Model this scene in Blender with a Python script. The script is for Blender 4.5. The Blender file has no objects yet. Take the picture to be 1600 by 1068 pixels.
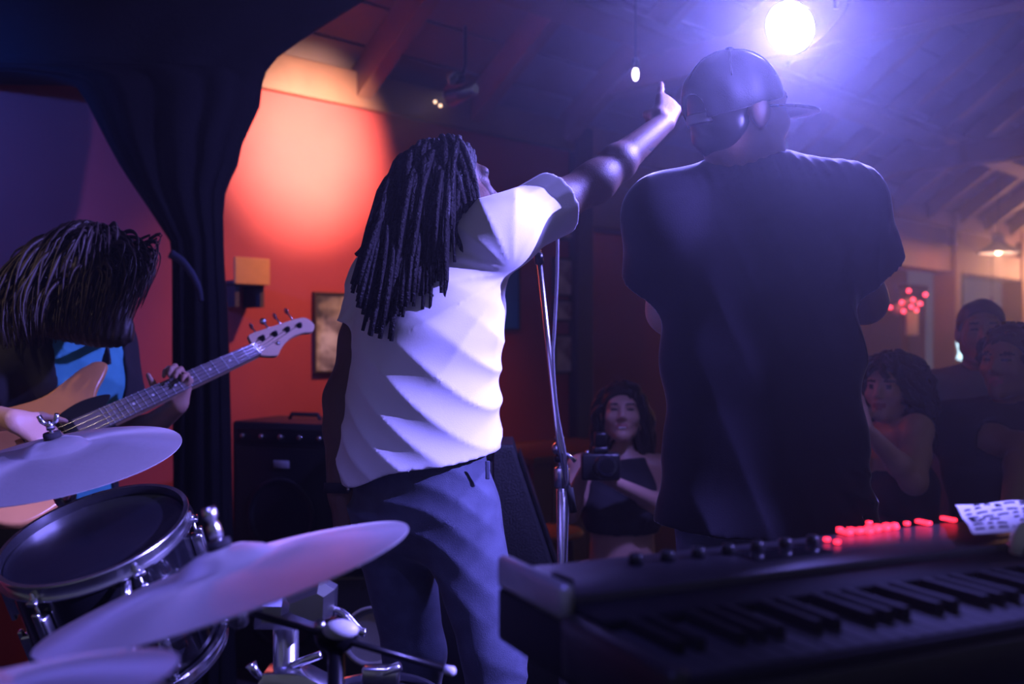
import bpy, bmesh, math, random
import numpy as np
from mathutils import Vector, Matrix, Euler

SC = bpy.context.scene
COL = SC.collection
F = 1555.0            # focal length in pixels of the 1600x1068 frame (35 mm lens)
CAM_Z = 1.27          # camera height above the stage floor
HAZE = 0.020           # density of the stage haze, per metre
GROUND = -0.45        # audience floor, below the stage


def P(px, py, Y):
    """world point seen at pixel (px, py) at depth Y from the camera"""
    return np.array([(px - 800.0) / F * Y, Y, CAM_Z - (py - 534.0) / F * Y])


# ------------------------------------------------------------------ camera
cam_d = bpy.data.cameras.new('view_camera')
cam_d.sensor_width = 36.0
cam_d.lens = F / 1600.0 * 36.0
cam_d.clip_start = 0.05
cam_d.dof.use_dof = True
cam_d.dof.focus_distance = 2.12
cam_d.dof.aperture_fstop = 2.4
cam = bpy.data.objects.new('view_camera', cam_d)
COL.objects.link(cam)
cam.location = (0, 0, CAM_Z)
cam.rotation_euler = (math.pi / 2, 0, 0)
SC.camera = cam

# ------------------------------------------------------------------ colour and world
SC.view_settings.view_transform = 'Standard'
SC.view_settings.look = 'None'
SC.view_settings.gamma = 1.0
SC.view_settings.use_curve_mapping = False
SC.view_settings.exposure = 0.0
SC.cycles.use_denoising = True
SC.cycles.max_bounces = 4
SC.cycles.diffuse_bounces = 2
SC.cycles.glossy_bounces = 2
SC.cycles.volume_bounces = 0
SC.cycles.sample_clamp_indirect = 3.0
world = bpy.data.worlds.new('world')
SC.world = world
world.use_nodes = True
bg = world.node_tree.nodes['Background']
bg.inputs['Color'].default_value = (0.45, 0.45, 0.66, 1)
bg.inputs['Strength'].default_value = 0.125


def lamp(name, kind, loc, energy, color, target=None, size=60, blend=0.5, radius=0.04):
    d = bpy.data.lights.new(name, kind)
    d.energy = energy
    d.color = color
    d.shadow_soft_size = radius
    if kind == 'SPOT':
        d.spot_size = math.radians(size)
        d.spot_blend = blend
    o = bpy.data.objects.new(name, d)
    COL.objects.link(o)
    o.location = Vector([float(v) for v in loc])
    if target is not None:
        v = Vector([float(a) - float(b) for a, b in zip(target, loc)])
        o.rotation_euler = v.to_track_quat('-Z', 'Y').to_euler()
    return o


BLUE = (0.22, 0.19, 1.0)
LAMP1 = P(1245, 36, 2.75)                    # the blue stage light that faces the camera
LAMP3 = np.array([-2.35, 2.15, 2.15])        # unseen blue light, added to colour the left wall
WALL_LAMP = P(703, 150, 4.25)                # clip lamp washing the red wall
AIM1 = np.array([-0.45, 1.5, 1.2])
dir1 = (AIM1 - LAMP1) / np.linalg.norm(AIM1 - LAMP1)
lamp('blue_front_light', 'SPOT', LAMP1 + dir1 * 0.05, 250, BLUE, AIM1, 172, 0.35, 0.05)
LAMP2 = np.array([2.10, 1.05, 2.20])         # blue side light added out of frame on the right, with barn doors
AIM2 = np.array([-0.32, 2.06, 1.12])
dir2 = (AIM2 - LAMP2) / np.linalg.norm(AIM2 - LAMP2)
lamp('added_side_light', 'SPOT', LAMP2 + dir2 * 0.05, 1500, (0.24, 0.205, 1.0), AIM2, 42, 0.6, 0.006)
AIM3 = P(-20, 235, 3.88)
dir3 = (AIM3 - LAMP3) / np.linalg.norm(AIM3 - LAMP3)
lamp('added_left_light', 'SPOT', LAMP3 + dir3 * 0.05, 330, (0.012, 0.11, 1.0), AIM3, 62, 1.0, 0.05)
lamp('wall_wash_wide', 'SPOT', WALL_LAMP, 75, (1.0, 0.50, 0.36), P(520, 480, 4.95), 96, 0.9, 0.03)
lamp('wall_wash_narrow', 'SPOT', WALL_LAMP, 400, (1.0, 0.68, 0.54), P(485, 225, 4.87), 62, 1.0, 0.03)
LAMP4 = np.array([-2.15, 1.55, 2.45])        # small warm light added for the bass player, unseen on the left
AIM4 = P(110, 640, 2.7)
dir4 = (AIM4 - LAMP4) / np.linalg.norm(AIM4 - LAMP4)
lamp('added_bass_light', 'SPOT', LAMP4 + dir4 * 0.05, 45, (1.0, 0.72, 0.62), AIM4, 24, 0.7, 0.02)
LAMP5 = np.array([-0.60, 0.35, 3.70])        # blue fill added out of view, high above the drums
AIM5 = np.array([-0.85, 1.05, 0.95])
dir5 = (AIM5 - LAMP5) / np.linalg.norm(AIM5 - LAMP5)
lamp('added_top_light', 'SPOT', LAMP5 + dir5 * 0.05, 300, (0.17, 0.15, 1.0), AIM5, 54, 1.0, 0.08)

# ------------------------------------------------------------------ object helpers
WM = {}   # world matrix of every object made here


def nrm(v):
    v = np.asarray(v, float)
    return v / max(1e-9, np.linalg.norm(v))


def place(o, parent, M):
    COL.objects.link(o)
    WM[o.name] = M
    if parent is not None:
        o.parent = parent
        o.matrix_parent_inverse = WM[parent.name].inverted()
    o.matrix_basis = M
    return o


def mesh_from(name, verts, faces, mats, smooth=True, mi=None):
    me = bpy.data.meshes.new(name)
    if isinstance(verts, np.ndarray):
        verts = verts.tolist()
    if isinstance(faces, np.ndarray):
        faces = faces.tolist()
    me.from_pydata(verts, [], faces)
    for m in (mats if isinstance(mats, (list, tuple)) else [mats]):
        me.materials.append(m)
    if smooth:
        me.polygons.foreach_set('use_smooth', [True] * len(me.polygons))
    if mi is not None:
        me.polygons.foreach_set('material_index', [int(v) for v in mi])
    me.update()
    return me


def mk(name, vf, mat, parent=None, smooth=True, mi=None, sharp=None):
    """one mesh object from world-space vertices; origin at its centre"""
    v = np.asarray(vf[0], float).reshape(-1, 3)
    c = (v.min(0) + v.max(0)) / 2
    me = mesh_from(name, v - c, vf[1], mat, smooth, mi)
    o = bpy.data.objects.new(name, me)
    place(o, parent, Matrix.Translation(Vector(c.tolist())))
    if sharp:
        me.set_sharp_from_angle(angle=math.radians(sharp))
    return o


def inst(name, me, M, parent=None):
    o = bpy.data.objects.new(name, me)
    return place(o, parent, M)


def tag(o, label, cat, group=None):
    o['label'] = label
    o['category'] = cat
    if group:
        o['group'] = group
    return o


def thing(name, loc, label, cat, group=None):
    o = bpy.data.objects.new(name, None)
    o.empty_display_size = 0.1
    place(o, None, Matrix.Translation(Vector([float(x) for x in loc])))
    return tag(o, label, cat, group)


def struct(o):
    o['kind'] = 'structure'
    return o


def frame_from(z, x=None):
    """rotation matrix (columns) whose Z axis is z"""
    z = nrm(z)
    x = np.array([1.0, 0, 0]) if x is None else np.asarray(x, float)
    if abs(np.dot(x, z)) > 0.95:
        x = np.array([0, 1.0, 0])
    x = nrm(x - z * np.dot(x, z))
    y = np.cross(z, x)
    return np.stack([x, y, z], 1)


def mat4(R, t):
    M = Matrix.Identity(4)
    for i in range(3):
        for j in range(3):
            M[i][j] = float(R[i][j])
        M[i][3] = float(t[i])
    return M


def xf(vf, R=None, t=(0, 0, 0)):
    v = np.asarray(vf[0], float).reshape(-1, 3)
    if R is not None:
        v = v @ np.asarray(R).T
    return v + np.asarray(t, float), vf[1]


def join(*parts):
    vs, fs, n = [], [], 0
    for v, f in parts:
        v = np.asarray(v, float).reshape(-1, 3)
        vs.append(v)
        fs += [[i + n for i in q] for q in f]
        n += len(v)
    return np.concatenate(vs), fs


def box(lo, hi, bev=0.0):
    x0, y0, z0 = lo
    x1, y1, z1 = hi
    if bev <= 0:
        v = [(x0, y0, z0), (x1, y0, z0), (x1, y1, z0), (x0, y1, z0), (x0, y0, z1), (x1, y0, z1), (x1, y1, z1), (x0, y1, z1)]
        f = [[3, 2, 1, 0], [4, 5, 6, 7], [0, 1, 5, 4], [1, 2, 6, 5], [2, 3, 7, 6], [3, 0, 4, 7]]
        return np.array(v, float), f
    bm = bmesh.new()
    bmesh.ops.create_cube(bm, size=1.0)
    for v in bm.verts:
        v.co = Vector(((x0 + x1) / 2 + v.co.x * (x1 - x0), (y0 + y1) / 2 + v.co.y * (y1 - y0), (z0 + z1) / 2 + v.co.z * (z1 - z0)))
    bmesh.ops.bevel(bm, geom=bm.edges[:], offset=bev, segments=2, affect='EDGES', profile=0.5)
    return bm_out(bm)


def bm_out(bm):
    bm.verts.index_update()
    v = np.array([q.co[:] for q in bm.verts])
    f = [[q.index for q in fc.verts] for fc in bm.faces]
    bm.free()
    return v, f


def tube(pts, rad, n=10, cap=True, flat=1.0, side=None):
    """swept tube; rad scalar or list; flat<1 squashes across `side`"""
    pts = np.asarray(pts, float)
    m = len(pts)
    rad = np.full(m, rad, float) if np.isscalar(rad) else np.asarray(rad, float)
    tang = np.gradient(pts, axis=0)
    tang /= np.linalg.norm(tang, axis=1)[:, None] + 1e-12
    ref = np.array([0, 0, 1.0]) if abs(tang[0][2]) < 0.9 else np.array([1.0, 0, 0])
    if side is not None:
        ref = np.asarray(side, float)
    u = nrm(ref - tang[0] * np.dot(ref, tang[0]))
    vs = []
    a = np.arange(n) * 2 * math.pi / n
    for i in range(m):
        u = nrm(u - tang[i] * np.dot(u, tang[i]))
        w = np.cross(tang[i], u)
        vs.append(pts[i] + rad[i] * (np.cos(a)[:, None] * u + flat * np.sin(a)[:, None] * w))
    v = np.concatenate(vs)
    f = []
    for i in range(m - 1):
        for j in range(n):
            k = (j + 1) % n
            f.append([i * n + j, i * n + k, (i + 1) * n + k, (i + 1) * n + j])
    if cap:
        f.append(list(range(n))[::-1])
        f.append([(m - 1) * n + j for j in range(n)])
    return v, f


def bez(p0, p1, p2, p3, n):
    t = np.linspace(0, 1, n)[:, None]
    return (1 - t) ** 3 * p0 + 3 * (1 - t) ** 2 * t * p1 + 3 * (1 - t) * t * t * p2 + t ** 3 * p3


def spline(pts, n):
    """Catmull-Rom through pts"""
    p = np.asarray(pts, float)
    p = np.concatenate([[2 * p[0] - p[1]], p, [2 * p[-1] - p[-2]]])
    out = []
    for i in range(1, len(p) - 2):
        for t in np.linspace(0, 1, n, endpoint=False):
            a, b, c, d = p[i - 1], p[i], p[i + 1], p[i + 2]
            out.append(0.5 * (2 * b + (c - a) * t + (2 * a - 5 * b + 4 * c - d) * t * t + (3 * b - a - 3 * c + d) * t ** 3))
    out.append(p[-2])
    return np.array(out)


def lathe(prof, n=32, close=False):
    """profile of (r, z), revolved round Z"""
    v, f = [], []
    m = len(prof)
    for r, z in prof:
        for j in range(n):
            a = 2 * math.pi * j / n
            v.append((r * math.cos(a), r * math.sin(a), z))
    for i in range(m - 1 + (1 if close else 0)):
        i2 = (i + 1) % m
        for j in range(n):
            k = (j + 1) % n
            f.append([i * n + j, i * n + k, i2 * n + k, i2 * n + j])
    if not close:
        if prof[0][0] > 1e-6:
            f.append(list(range(n))[::-1])
        if prof[-1][0] > 1e-6:
            f.append([(m - 1) * n + j for j in range(n)])
    return np.array(v, float), f


def prism(outline, z0, z1, bev=0.0, seg=2):
    """extruded outline in XY, bevelled rims"""
    bm = bmesh.new()
    vs = [bm.verts.new((x, y, z0)) for x, y in outline]
    fc = bm.faces.new(vs)
    r = bmesh.ops.extrude_face_region(bm, geom=[fc])
    top = [g for g in r['geom'] if isinstance(g, bmesh.types.BMVert)]
    for v in top:
        v.co.z = z1
    bmesh.ops.recalc_face_normals(bm, faces=bm.faces[:])
    if bev > 0:
        es = [e for e in bm.edges if abs(e.verts[0].co.z - e.verts[1].co.z) < 1e-6]
        bmesh.ops.bevel(bm, geom=es, offset=bev, segments=seg, affect='EDGES', profile=0.5)
    return bm_out(bm)


def ball(c, r, n=12):
    r = np.full(3, r) if np.isscalar(r) else np.asarray(r, float)
    prof = [(max(1e-5, math.sin(math.pi * i / n)), -math.cos(math.pi * i / n)) for i in range(n + 1)]
    v, f = lathe(prof, n * 2 if n < 8 else n + 4)
    return v * r + np.asarray(c, float), f


# ------------------------------------------------------------------ materials
def mat(name, col, rough=0.6, metal=0.0, var=0.12, scale=18.0, bump=0.0, bscale=None, sheen=0.0, emit=None, estr=0.0, coat=0.0, trans=0.0, spec=0.5, col2=None):
    m = bpy.data.materials.new(name)
    m.use_nodes = True
    nt = m.node_tree
    b = nt.nodes['Principled BSDF']
    b.inputs['Roughness'].default_value = rough
    b.inputs['Metallic'].default_value = metal
    b.inputs['Specular IOR Level'].default_value = spec
    b.inputs['Coat Weight'].default_value = coat
    b.inputs['Sheen Weight'].default_value = sheen
    if sheen:
        b.inputs['Sheen Roughness'].default_value = 0.22
    b.inputs['Transmission Weight'].default_value = trans
    tc = nt.nodes.new('ShaderNodeTexCoord')
    nz = nt.nodes.new('ShaderNodeTexNoise')
    nz.inputs['Scale'].default_value = scale
    nz.inputs['Detail'].default_value = 5
    nt.links.new(tc.outputs['Object'], nz.inputs['Vector'])
    mx = nt.nodes.new('ShaderNodeMix')
    mx.data_type = 'RGBA'
    c1 = [min(1, c * (1 - var)) for c in col] + [1]
    c2 = [min(1, c * (1 + var)) for c in (col2 or col)] + [1]
    mx.inputs[6].default_value = c1
    mx.inputs[7].default_value = c2
    nt.links.new(nz.outputs['Fac'], mx.inputs[0])
    nt.links.new(mx.outputs[2], b.inputs['Base Color'])
    if bump:
        n2 = nt.nodes.new('ShaderNodeTexNoise')
        n2.inputs['Scale'].default_value = bscale or scale * 3
        n2.inputs['Detail'].default_value = 4
        nt.links.new(tc.outputs['Object'], n2.inputs['Vector'])
        bp = nt.nodes.new('ShaderNodeBump')
        bp.inputs['Strength'].default_value = bump
        bp.inputs['Distance'].default_value = 0.01
        nt.links.new(n2.outputs['Fac'], bp.inputs['Height'])
        nt.links.new(bp.outputs['Normal'], b.inputs['Normal'])
    if emit:
        b.inputs['Emission Color'].default_value = (*emit, 1)
        b.inputs['Emission Strength'].default_value = estr
    return m


M_ = {}


def radial_gloss(m, amount):
    """lathe grooves: stretch the highlight round the axis"""
    nt = m.node_tree
    b = nt.nodes['Principled BSDF']
    b.inputs['Anisotropic'].default_value = amount
    tg = nt.nodes.new('ShaderNodeTangent')
    tg.direction_type = 'RADIAL'
    tg.axis = 'Z'
    nt.links.new(tg.outputs['Tangent'], b.inputs['Tangent'])


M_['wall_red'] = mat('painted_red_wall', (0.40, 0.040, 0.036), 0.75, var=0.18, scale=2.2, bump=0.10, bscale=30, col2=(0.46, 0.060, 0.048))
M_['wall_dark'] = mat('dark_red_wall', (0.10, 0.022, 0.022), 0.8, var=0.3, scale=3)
M_['panel'] = mat('pale_panel', (0.36, 0.22, 0.17), 0.8, var=0.15, scale=3)
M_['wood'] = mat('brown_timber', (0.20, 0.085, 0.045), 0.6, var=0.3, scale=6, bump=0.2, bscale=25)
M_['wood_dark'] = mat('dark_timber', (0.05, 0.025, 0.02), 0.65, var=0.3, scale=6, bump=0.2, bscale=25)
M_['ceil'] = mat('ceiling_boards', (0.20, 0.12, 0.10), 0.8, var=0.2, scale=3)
M_['floor'] = mat('floor_boards', (0.035, 0.028, 0.028), 0.5, var=0.3, scale=5)
M_['stage'] = mat('stage_carpet', (0.012, 0.012, 0.014), 0.9, var=0.4, scale=60, bump=0.4, bscale=200)
M_['drape'] = mat('black_cloth', (0.006, 0.006, 0.007), 0.95, var=0.3, scale=20, bump=0.3, bscale=60, spec=0.1)
M_['blackbox'] = mat('black_vinyl', (0.012, 0.012, 0.014), 0.55, var=0.3, scale=60, bump=0.4, bscale=220)
M_['black'] = mat('black_plastic', (0.010, 0.010, 0.012), 0.38, var=0.2, scale=40)
M_['blackmetal'] = mat('black_metal', (0.014, 0.014, 0.016), 0.3, 0.6, var=0.2, scale=40)
M_['chrome'] = mat('chrome', (0.82, 0.82, 0.84), 0.24, 1.0, var=0.05, scale=30)
M_['cymbal'] = mat('cymbal_bronze', (0.55, 0.52, 0.50), 0.48, 0.6, var=0.12, scale=12, bump=0.06, bscale=90)
radial_gloss(M_['cymbal'], 0.75)
M_['white'] = mat('white_plastic', (0.75, 0.75, 0.75), 0.4, var=0.05)
M_['rubber'] = mat('rubber', (0.02, 0.02, 0.02), 0.8, var=0.2)
M_['skin'] = mat('skin_brown', (0.26, 0.135, 0.085), 0.42, var=0.12, scale=30, bump=0.08, bscale=260, spec=0.45)
M_['skin_light'] = mat('skin_fair', (0.50, 0.29, 0.22), 0.45, var=0.1, scale=30, bump=0.06, bscale=260, spec=0.4)
M_['skin_dark'] = mat('skin_dark_brown', (0.14, 0.074, 0.05), 0.58, var=0.15, scale=30, bump=0.15, bscale=260, spec=0.3)
M_['lip'] = mat('lips', (0.36, 0.11, 0.10), 0.35, var=0.1)
M_['eye'] = mat('eye_dark', (0.03, 0.025, 0.025), 0.15, var=0.1)
M_['brow'] = mat('eyebrow_hair', (0.02, 0.015, 0.012), 0.8, var=0.2)
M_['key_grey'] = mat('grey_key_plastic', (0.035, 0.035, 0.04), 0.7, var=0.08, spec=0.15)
M_['panel_grey'] = mat('panel_plastic', (0.03, 0.028, 0.034), 0.35, var=0.2, scale=30)
M_['key_black'] = mat('matt_black_plastic', (0.010, 0.010, 0.012), 0.7, var=0.2, scale=40, spec=0.15)
M_['lip_grey'] = mat('brushed_grey_metal', (0.42, 0.42, 0.44), 0.35, 0.5, var=0.1, scale=40)
M_['teeth'] = mat('teeth', (0.75, 0.72, 0.68), 0.3, var=0.03)
M_['hair_black'] = mat('hair_black', (0.010, 0.008, 0.008), 0.42, var=0.3, scale=60, spec=0.45)
M_['hair_brown'] = mat('hair_brown', (0.026, 0.017, 0.014), 0.5, var=0.3, scale=60, spec=0.3)
M_['dread'] = mat('dreadlock_hair', (0.010, 0.008, 0.008), 0.6, var=0.4, scale=120, bump=0.8, bscale=160, spec=0.2)
M_['tee_white'] = mat('white_cotton', (0.80, 0.79, 0.80), 0.85, var=0.03, scale=30, bump=0.05, bscale=350, sheen=0.15)
M_['tee_black'] = mat('navy_cotton', (0.014, 0.013, 0.018), 0.85, var=0.15, scale=30, bump=0.08, bscale=350, sheen=1.0, spec=0.1)
M_['denim'] = mat('denim', (0.034, 0.040, 0.070), 0.85, var=0.35, scale=24, bump=0.25, bscale=500, sheen=0.2, col2=(0.075, 0.085, 0.125))
M_['denim_dark'] = mat('dark_denim', (0.04, 0.045, 0.08), 0.85, var=0.3, scale=24, bump=0.2, bscale=500)
M_['teal'] = mat('teal_cotton', (0.05, 0.33, 0.42), 0.85, var=0.2, scale=14, bump=0.1, bscale=300, col2=(0.09, 0.42, 0.50))
M_['cap'] = mat('cap_twill', (0.02, 0.02, 0.028), 0.5, var=0.15, scale=40, bump=0.15, bscale=400, sheen=1.0, spec=0.4)
M_['amber_wood'] = mat('amber_wood_finish', (0.58, 0.23, 0.075), 0.28, var=0.3, scale=7, coat=0.4, col2=(0.66, 0.30, 0.11))
M_['maple'] = mat('maple', (0.62, 0.44, 0.30), 0.35, var=0.12, scale=10)
M_['fretboard'] = mat('fretboard', (0.20, 0.17, 0.17), 0.4, var=0.2, scale=30)
M_['fret_wire'] = mat('fret_wire', (0.55, 0.55, 0.58), 0.5, 0.8, var=0.05)
M_['steel'] = mat('steel', (0.75, 0.75, 0.78), 0.25, 1.0, var=0.05)
M_['paper'] = mat('paper', (0.80, 0.80, 0.80), 0.8, var=0.04, scale=12)
M_['ink'] = mat('ink', (0.03, 0.03, 0.04), 0.8)
M_['led'] = mat('red_led', (0.5, 0.02, 0.03), 0.4, emit=(1.0, 0.02, 0.05), estr=4.0)
M_['fairy'] = mat('red_fairy_bulb', (0.5, 0.02, 0.03), 0.4, emit=(1.0, 0.05, 0.10), estr=7.0)
M_['warm_bulb'] = mat('warm_bulb', (0.9, 0.8, 0.6), 0.4, emit=(1.0, 0.62, 0.40), estr=2.0)
M_['white_bulb'] = mat('white_bulb', (0.9, 0.9, 0.9), 0.4, emit=(0.85, 0.72, 0.95), estr=9.0)
M_['lens'] = mat('stage_light_lens', (0.9, 0.9, 1.0), 0.2, emit=(0.50, 0.48, 1.0), estr=60.0)
M_['lens_side'] = mat('side_light_lens', (0.9, 0.9, 1.0), 0.2, emit=(0.24, 0.2, 1.0), estr=1.5)
M_['lens_warm'] = mat('warm_light_lens', (0.9, 0.8, 0.7), 0.2, emit=(1.0, 0.7, 0.6), estr=1.0)
M_['orange'] = mat('orange_paint', (0.62, 0.24, 0.06), 0.6, var=0.15, scale=20)
M_['blue_print'] = mat('blue_poster', (0.03, 0.16, 0.42), 0.7, var=0.3, scale=6)
M_['cone'] = mat('speaker_cone', (0.22, 0.22, 0.25), 0.6, var=0.15, scale=40)
M_['grey_cloth'] = mat('grey_cotton', (0.20, 0.20, 0.24), 0.9, var=0.12, scale=20)
M_['dark_cloth'] = mat('dark_cotton', (0.018, 0.016, 0.02), 0.9, var=0.2, scale=20)
M_['skirt'] = mat('pale_grey_cotton', (0.35, 0.34, 0.38), 0.9, var=0.1, scale=20)
M_['glass_dark'] = mat('lens_glass', (0.01, 0.01, 0.015), 0.05, var=0.1, coat=1.0)
M_['beige'] = mat('beige_cloth', (0.62, 0.48, 0.34), 0.8, var=0.2, scale=12)
M_['glow_window'] = mat('lit_glare_tube', (0.8, 0.9, 1.0), 0.4, emit=(0.55, 0.85, 1.0), estr=2.2)
M_['drum'] = mat('black_drum_lacquer', (0.008, 0.008, 0.010), 0.18, var=0.2, coat=0.6)
M_['drumhead'] = mat('black_drumhead', (0.012, 0.012, 0.016), 0.24, var=0.3, scale=8, bump=0.03, bscale=60)
M_['red_tip'] = mat('red_plastic', (0.5, 0.06, 0.03), 0.4)


def picture_mat(name, a, b, c, scale):
    m = bpy.data.materials.new(name)
    m.use_nodes = True
    nt = m.node_tree
    bs = nt.nodes['Principled BSDF']
    bs.inputs['Roughness'].default_value = 0.6
    tc = nt.nodes.new('ShaderNodeTexCoord')
    nz = nt.nodes.new('ShaderNodeTexNoise')
    nz.inputs['Scale'].default_value = scale
    nz.inputs['Detail'].default_value = 3
    nt.links.new(tc.outputs['Object'], nz.inputs['Vector'])
    cr = nt.nodes.new('ShaderNodeValToRGB')
    cr.color_ramp.elements[0].position = 0.38
    cr.color_ramp.elements[0].color = (*a, 1)
    cr.color_ramp.elements[1].position = 0.62
    cr.color_ramp.elements[1].color = (*c, 1)
    e = cr.color_ramp.elements.new(0.5)
    e.color = (*b, 1)
    nt.links.new(nz.outputs['Fac'], cr.inputs['Fac'])
    nt.links.new(cr.outputs['Color'], bs.inputs['Base Color'])
    return m


M_['pic_a'] = picture_mat('picture_print', (0.06, 0.05, 0.06), (0.35, 0.28, 0.25), (0.75, 0.68, 0.60), 7)
M_['pic_b'] = picture_mat('poster_print', (0.30, 0.12, 0.10), (0.55, 0.30, 0.25), (0.75, 0.5, 0.4), 9)

# ------------------------------------------------------------------ signed distance modelling
def smin(a, b, k):
    h = np.clip(0.5 + 0.5 * (b - a) / k, 0, 1)
    return b + (a - b) * h - k * h * (1 - h)


class SDF:
    def __init__(s, lo, hi, h):
        s.h = h
        s.lo = np.asarray(lo, float)
        s.n = np.maximum(4, np.ceil((np.asarray(hi, float) - s.lo) / h).astype(int) + 1)
        s.d = np.full(s.n, 1.0, np.float32)

    def blank(s):
        o = SDF.__new__(SDF)
        o.h, o.lo, o.n = s.h, s.lo, s.n
        o.d = np.full(s.n, 1.0, np.float32)
        return o

    def sl(s, lo, hi):
        i0 = np.clip(np.floor((lo - s.lo) / s.h).astype(int), 0, s.n)
        i1 = np.clip(np.ceil((hi - s.lo) / s.h).astype(int) + 1, 0, s.n)
        if np.any(i1 <= i0):
            return None, None
        ax = [(s.lo[i] + s.h * np.arange(i0[i], i1[i])).astype(np.float32) for i in range(3)]
        g = (ax[0][:, None, None], ax[1][None, :, None], ax[2][None, None, :])
        return (slice(i0[0], i1[0]), slice(i0[1], i1[1]), slice(i0[2], i1[2])), g

    def _put(s, S, d, k, op):
        cur = s.d[S]
        if op == 'add':
            s.d[S] = smin(cur, d, k)
        else:
            s.d[S] = -smin(-cur, d, k)

    def seg(s, a, b, ra, rb=None, side=None, k=0.02, op='add'):
        a = np.asarray(a, float)
        b = np.asarray(b, float)
        rb = ra if rb is None else rb
        ra = np.array([ra, ra] if np.isscalar(ra) else ra, float)
        rb = np.array([rb, rb] if np.isscalar(rb) else rb, float)
        m = max(ra.max(), rb.max()) + k + 3 * s.h
        S, g = s.sl(np.minimum(a, b) - m, np.maximum(a, b) + m)
        if S is None:
            return
        ab = b - a
        L = np.linalg.norm(ab)
        ax = ab / max(L, 1e-9)
        if side is None:
            side = [1, 0, 0] if abs(ax[0]) < 0.9 else [0, 1, 0]
        U = nrm(np.asarray(side, float) - ax * np.dot(side, ax))
        W = np.cross(ax, U)
        px, py, pz = g[0] - a[0], g[1] - a[1], g[2] - a[2]
        al = px * ax[0] + py * ax[1] + pz * ax[2]
        t = np.clip(al / max(L, 1e-9), 0, 1)
        u = px * U[0] + py * U[1] + pz * U[2]
        w = px * W[0] + py * W[1] + pz * W[2]
        e = al - t * L
        rU = ra[0] + (rb[0] - ra[0]) * t
        rW = ra[1] + (rb[1] - ra[1]) * t
        rE = np.minimum(rU, rW)
        k0 = np.sqrt((u / rU) ** 2 + (w / rW) ** 2 + (e / rE) ** 2)
        k1 = np.sqrt((u / rU ** 2) ** 2 + (w / rW ** 2) ** 2 + (e / rE ** 2) ** 2)
        d = np.where(k1 > 1e-6, k0 * (k0 - 1) / np.maximum(k1, 1e-6), -rE)
        s._put(S, d.astype(np.float32), k, op)

    def chain(s, pts, rads, side=None, k=0.02):
        for i in range(len(pts) - 1):
            sd = side[i] if (side is not None and isinstance(side, list)) else side
            s.seg(pts[i], pts[i + 1], rads[i], rads[i + 1], sd, k)

    def ell(s, c, r, R=None, k=0.02, op='add'):
        c = np.asarray(c, float)
        r = np.array([r] * 3 if np.isscalar(r) else r, float)
        R = np.eye(3) if R is None else np.asarray(R, float)
        m = r.max() + k + 3 * s.h
        S, g = s.sl(c - m, c + m)
        if S is None:
            return
        p = [g[0] - c[0], g[1] - c[1], g[2] - c[2]]
        q = [p[0] * R[0, i] + p[1] * R[1, i] + p[2] * R[2, i] for i in range(3)]
        k0 = np.sqrt(sum((q[i] / r[i]) ** 2 for i in range(3)))
        k1 = np.sqrt(sum((q[i] / r[i] ** 2) ** 2 for i in range(3)))
        d = np.where(k1 > 1e-6, k0 * (k0 - 1) / np.maximum(k1, 1e-6), -r.min())
        s._put(S, d.astype(np.float32), k, op)

    def grid(s):
        ax = [(s.lo[i] + s.h * np.arange(s.n[i])).astype(np.float32) for i in range(3)]
        return ax[0][:, None, None], ax[1][None, :, None], ax[2][None, None, :]

    def plane(s, pt, n):
        g = s.grid()
        n = nrm(n)
        return (g[0] - pt[0]) * n[0] + (g[1] - pt[1]) * n[1] + (g[2] - pt[2]) * n[2]

    def hem(s, pt, n, thick=0.008, deep=0.05, wave=None):
        """cut with a plane (n points off the cloth) and hollow the opening"""
        hp = s.plane(pt, n)
        if wave is not None:
            hp = hp + wave(*s.grid())
        inner = s.d + thick
        d = np.maximum(s.d, hp)
        pocket = np.maximum(inner, -hp - deep)
        s.d = np.maximum(d, -pocket).astype(np.float32)

    def cut(s, pt, n):
        s.d = np.maximum(s.d, s.plane(pt, n)).astype(np.float32)

    def union(s, o, k=0.02):
        s.d = smin(s.d, o.d, k).astype(np.float32)

    def displace(s, fn, band=0.05):
        idx = np.nonzero(np.abs(s.d) < band)
        p = [s.lo[i] + s.h * idx[i] for i in range(3)]
        s.d[idx] += fn(p[0], p[1], p[2]).astype(np.float32)

    def mesh(s, smooth_it=1):
        d = s.d
        ins = d < 0
        nx, ny, nz = d.shape
        cnt = np.zeros((nx - 1, ny - 1, nz - 1), np.uint8)
        for i in (0, 1):
            for j in (0, 1):
                for k in (0, 1):
                    cnt += ins[i:nx - 1 + i, j:ny - 1 + j, k:nz - 1 + k]
        act = (cnt > 0) & (cnt < 8)
        ci = np.argwhere(act)
        if len(ci) == 0:
            return np.zeros((0, 3)), []
        vid = np.full(act.shape, -1, np.int32)
        vid[act] = np.arange(len(ci))
        acc = np.zeros((len(ci), 3))
        num = np.zeros(len(ci))
        corners = [(i, j, k) for i in (0, 1) for j in (0, 1) for k in (0, 1)]
        val = {c: d[ci[:, 0] + c[0], ci[:, 1] + c[1], ci[:, 2] + c[2]].astype(float) for c in corners}
        for c in corners:
            for ax in range(3):
                if c[ax] == 0:
                    c2 = list(c)
                    c2[ax] = 1
                    c2 = tuple(c2)
                    a, b = val[c], val[c2]
                    x = (a < 0) != (b < 0)
                    t = np.where(x, a / np.where(np.abs(a - b) < 1e-12, 1e-12, a - b), 0)
                    pt = np.tile(np.array(c, float), (len(ci), 1))
                    pt[:, ax] += t
                    acc += pt * x[:, None]
                    num += x
        v = s.lo + s.h * (ci + acc / np.maximum(num, 1)[:, None])
        quads = []
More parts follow.
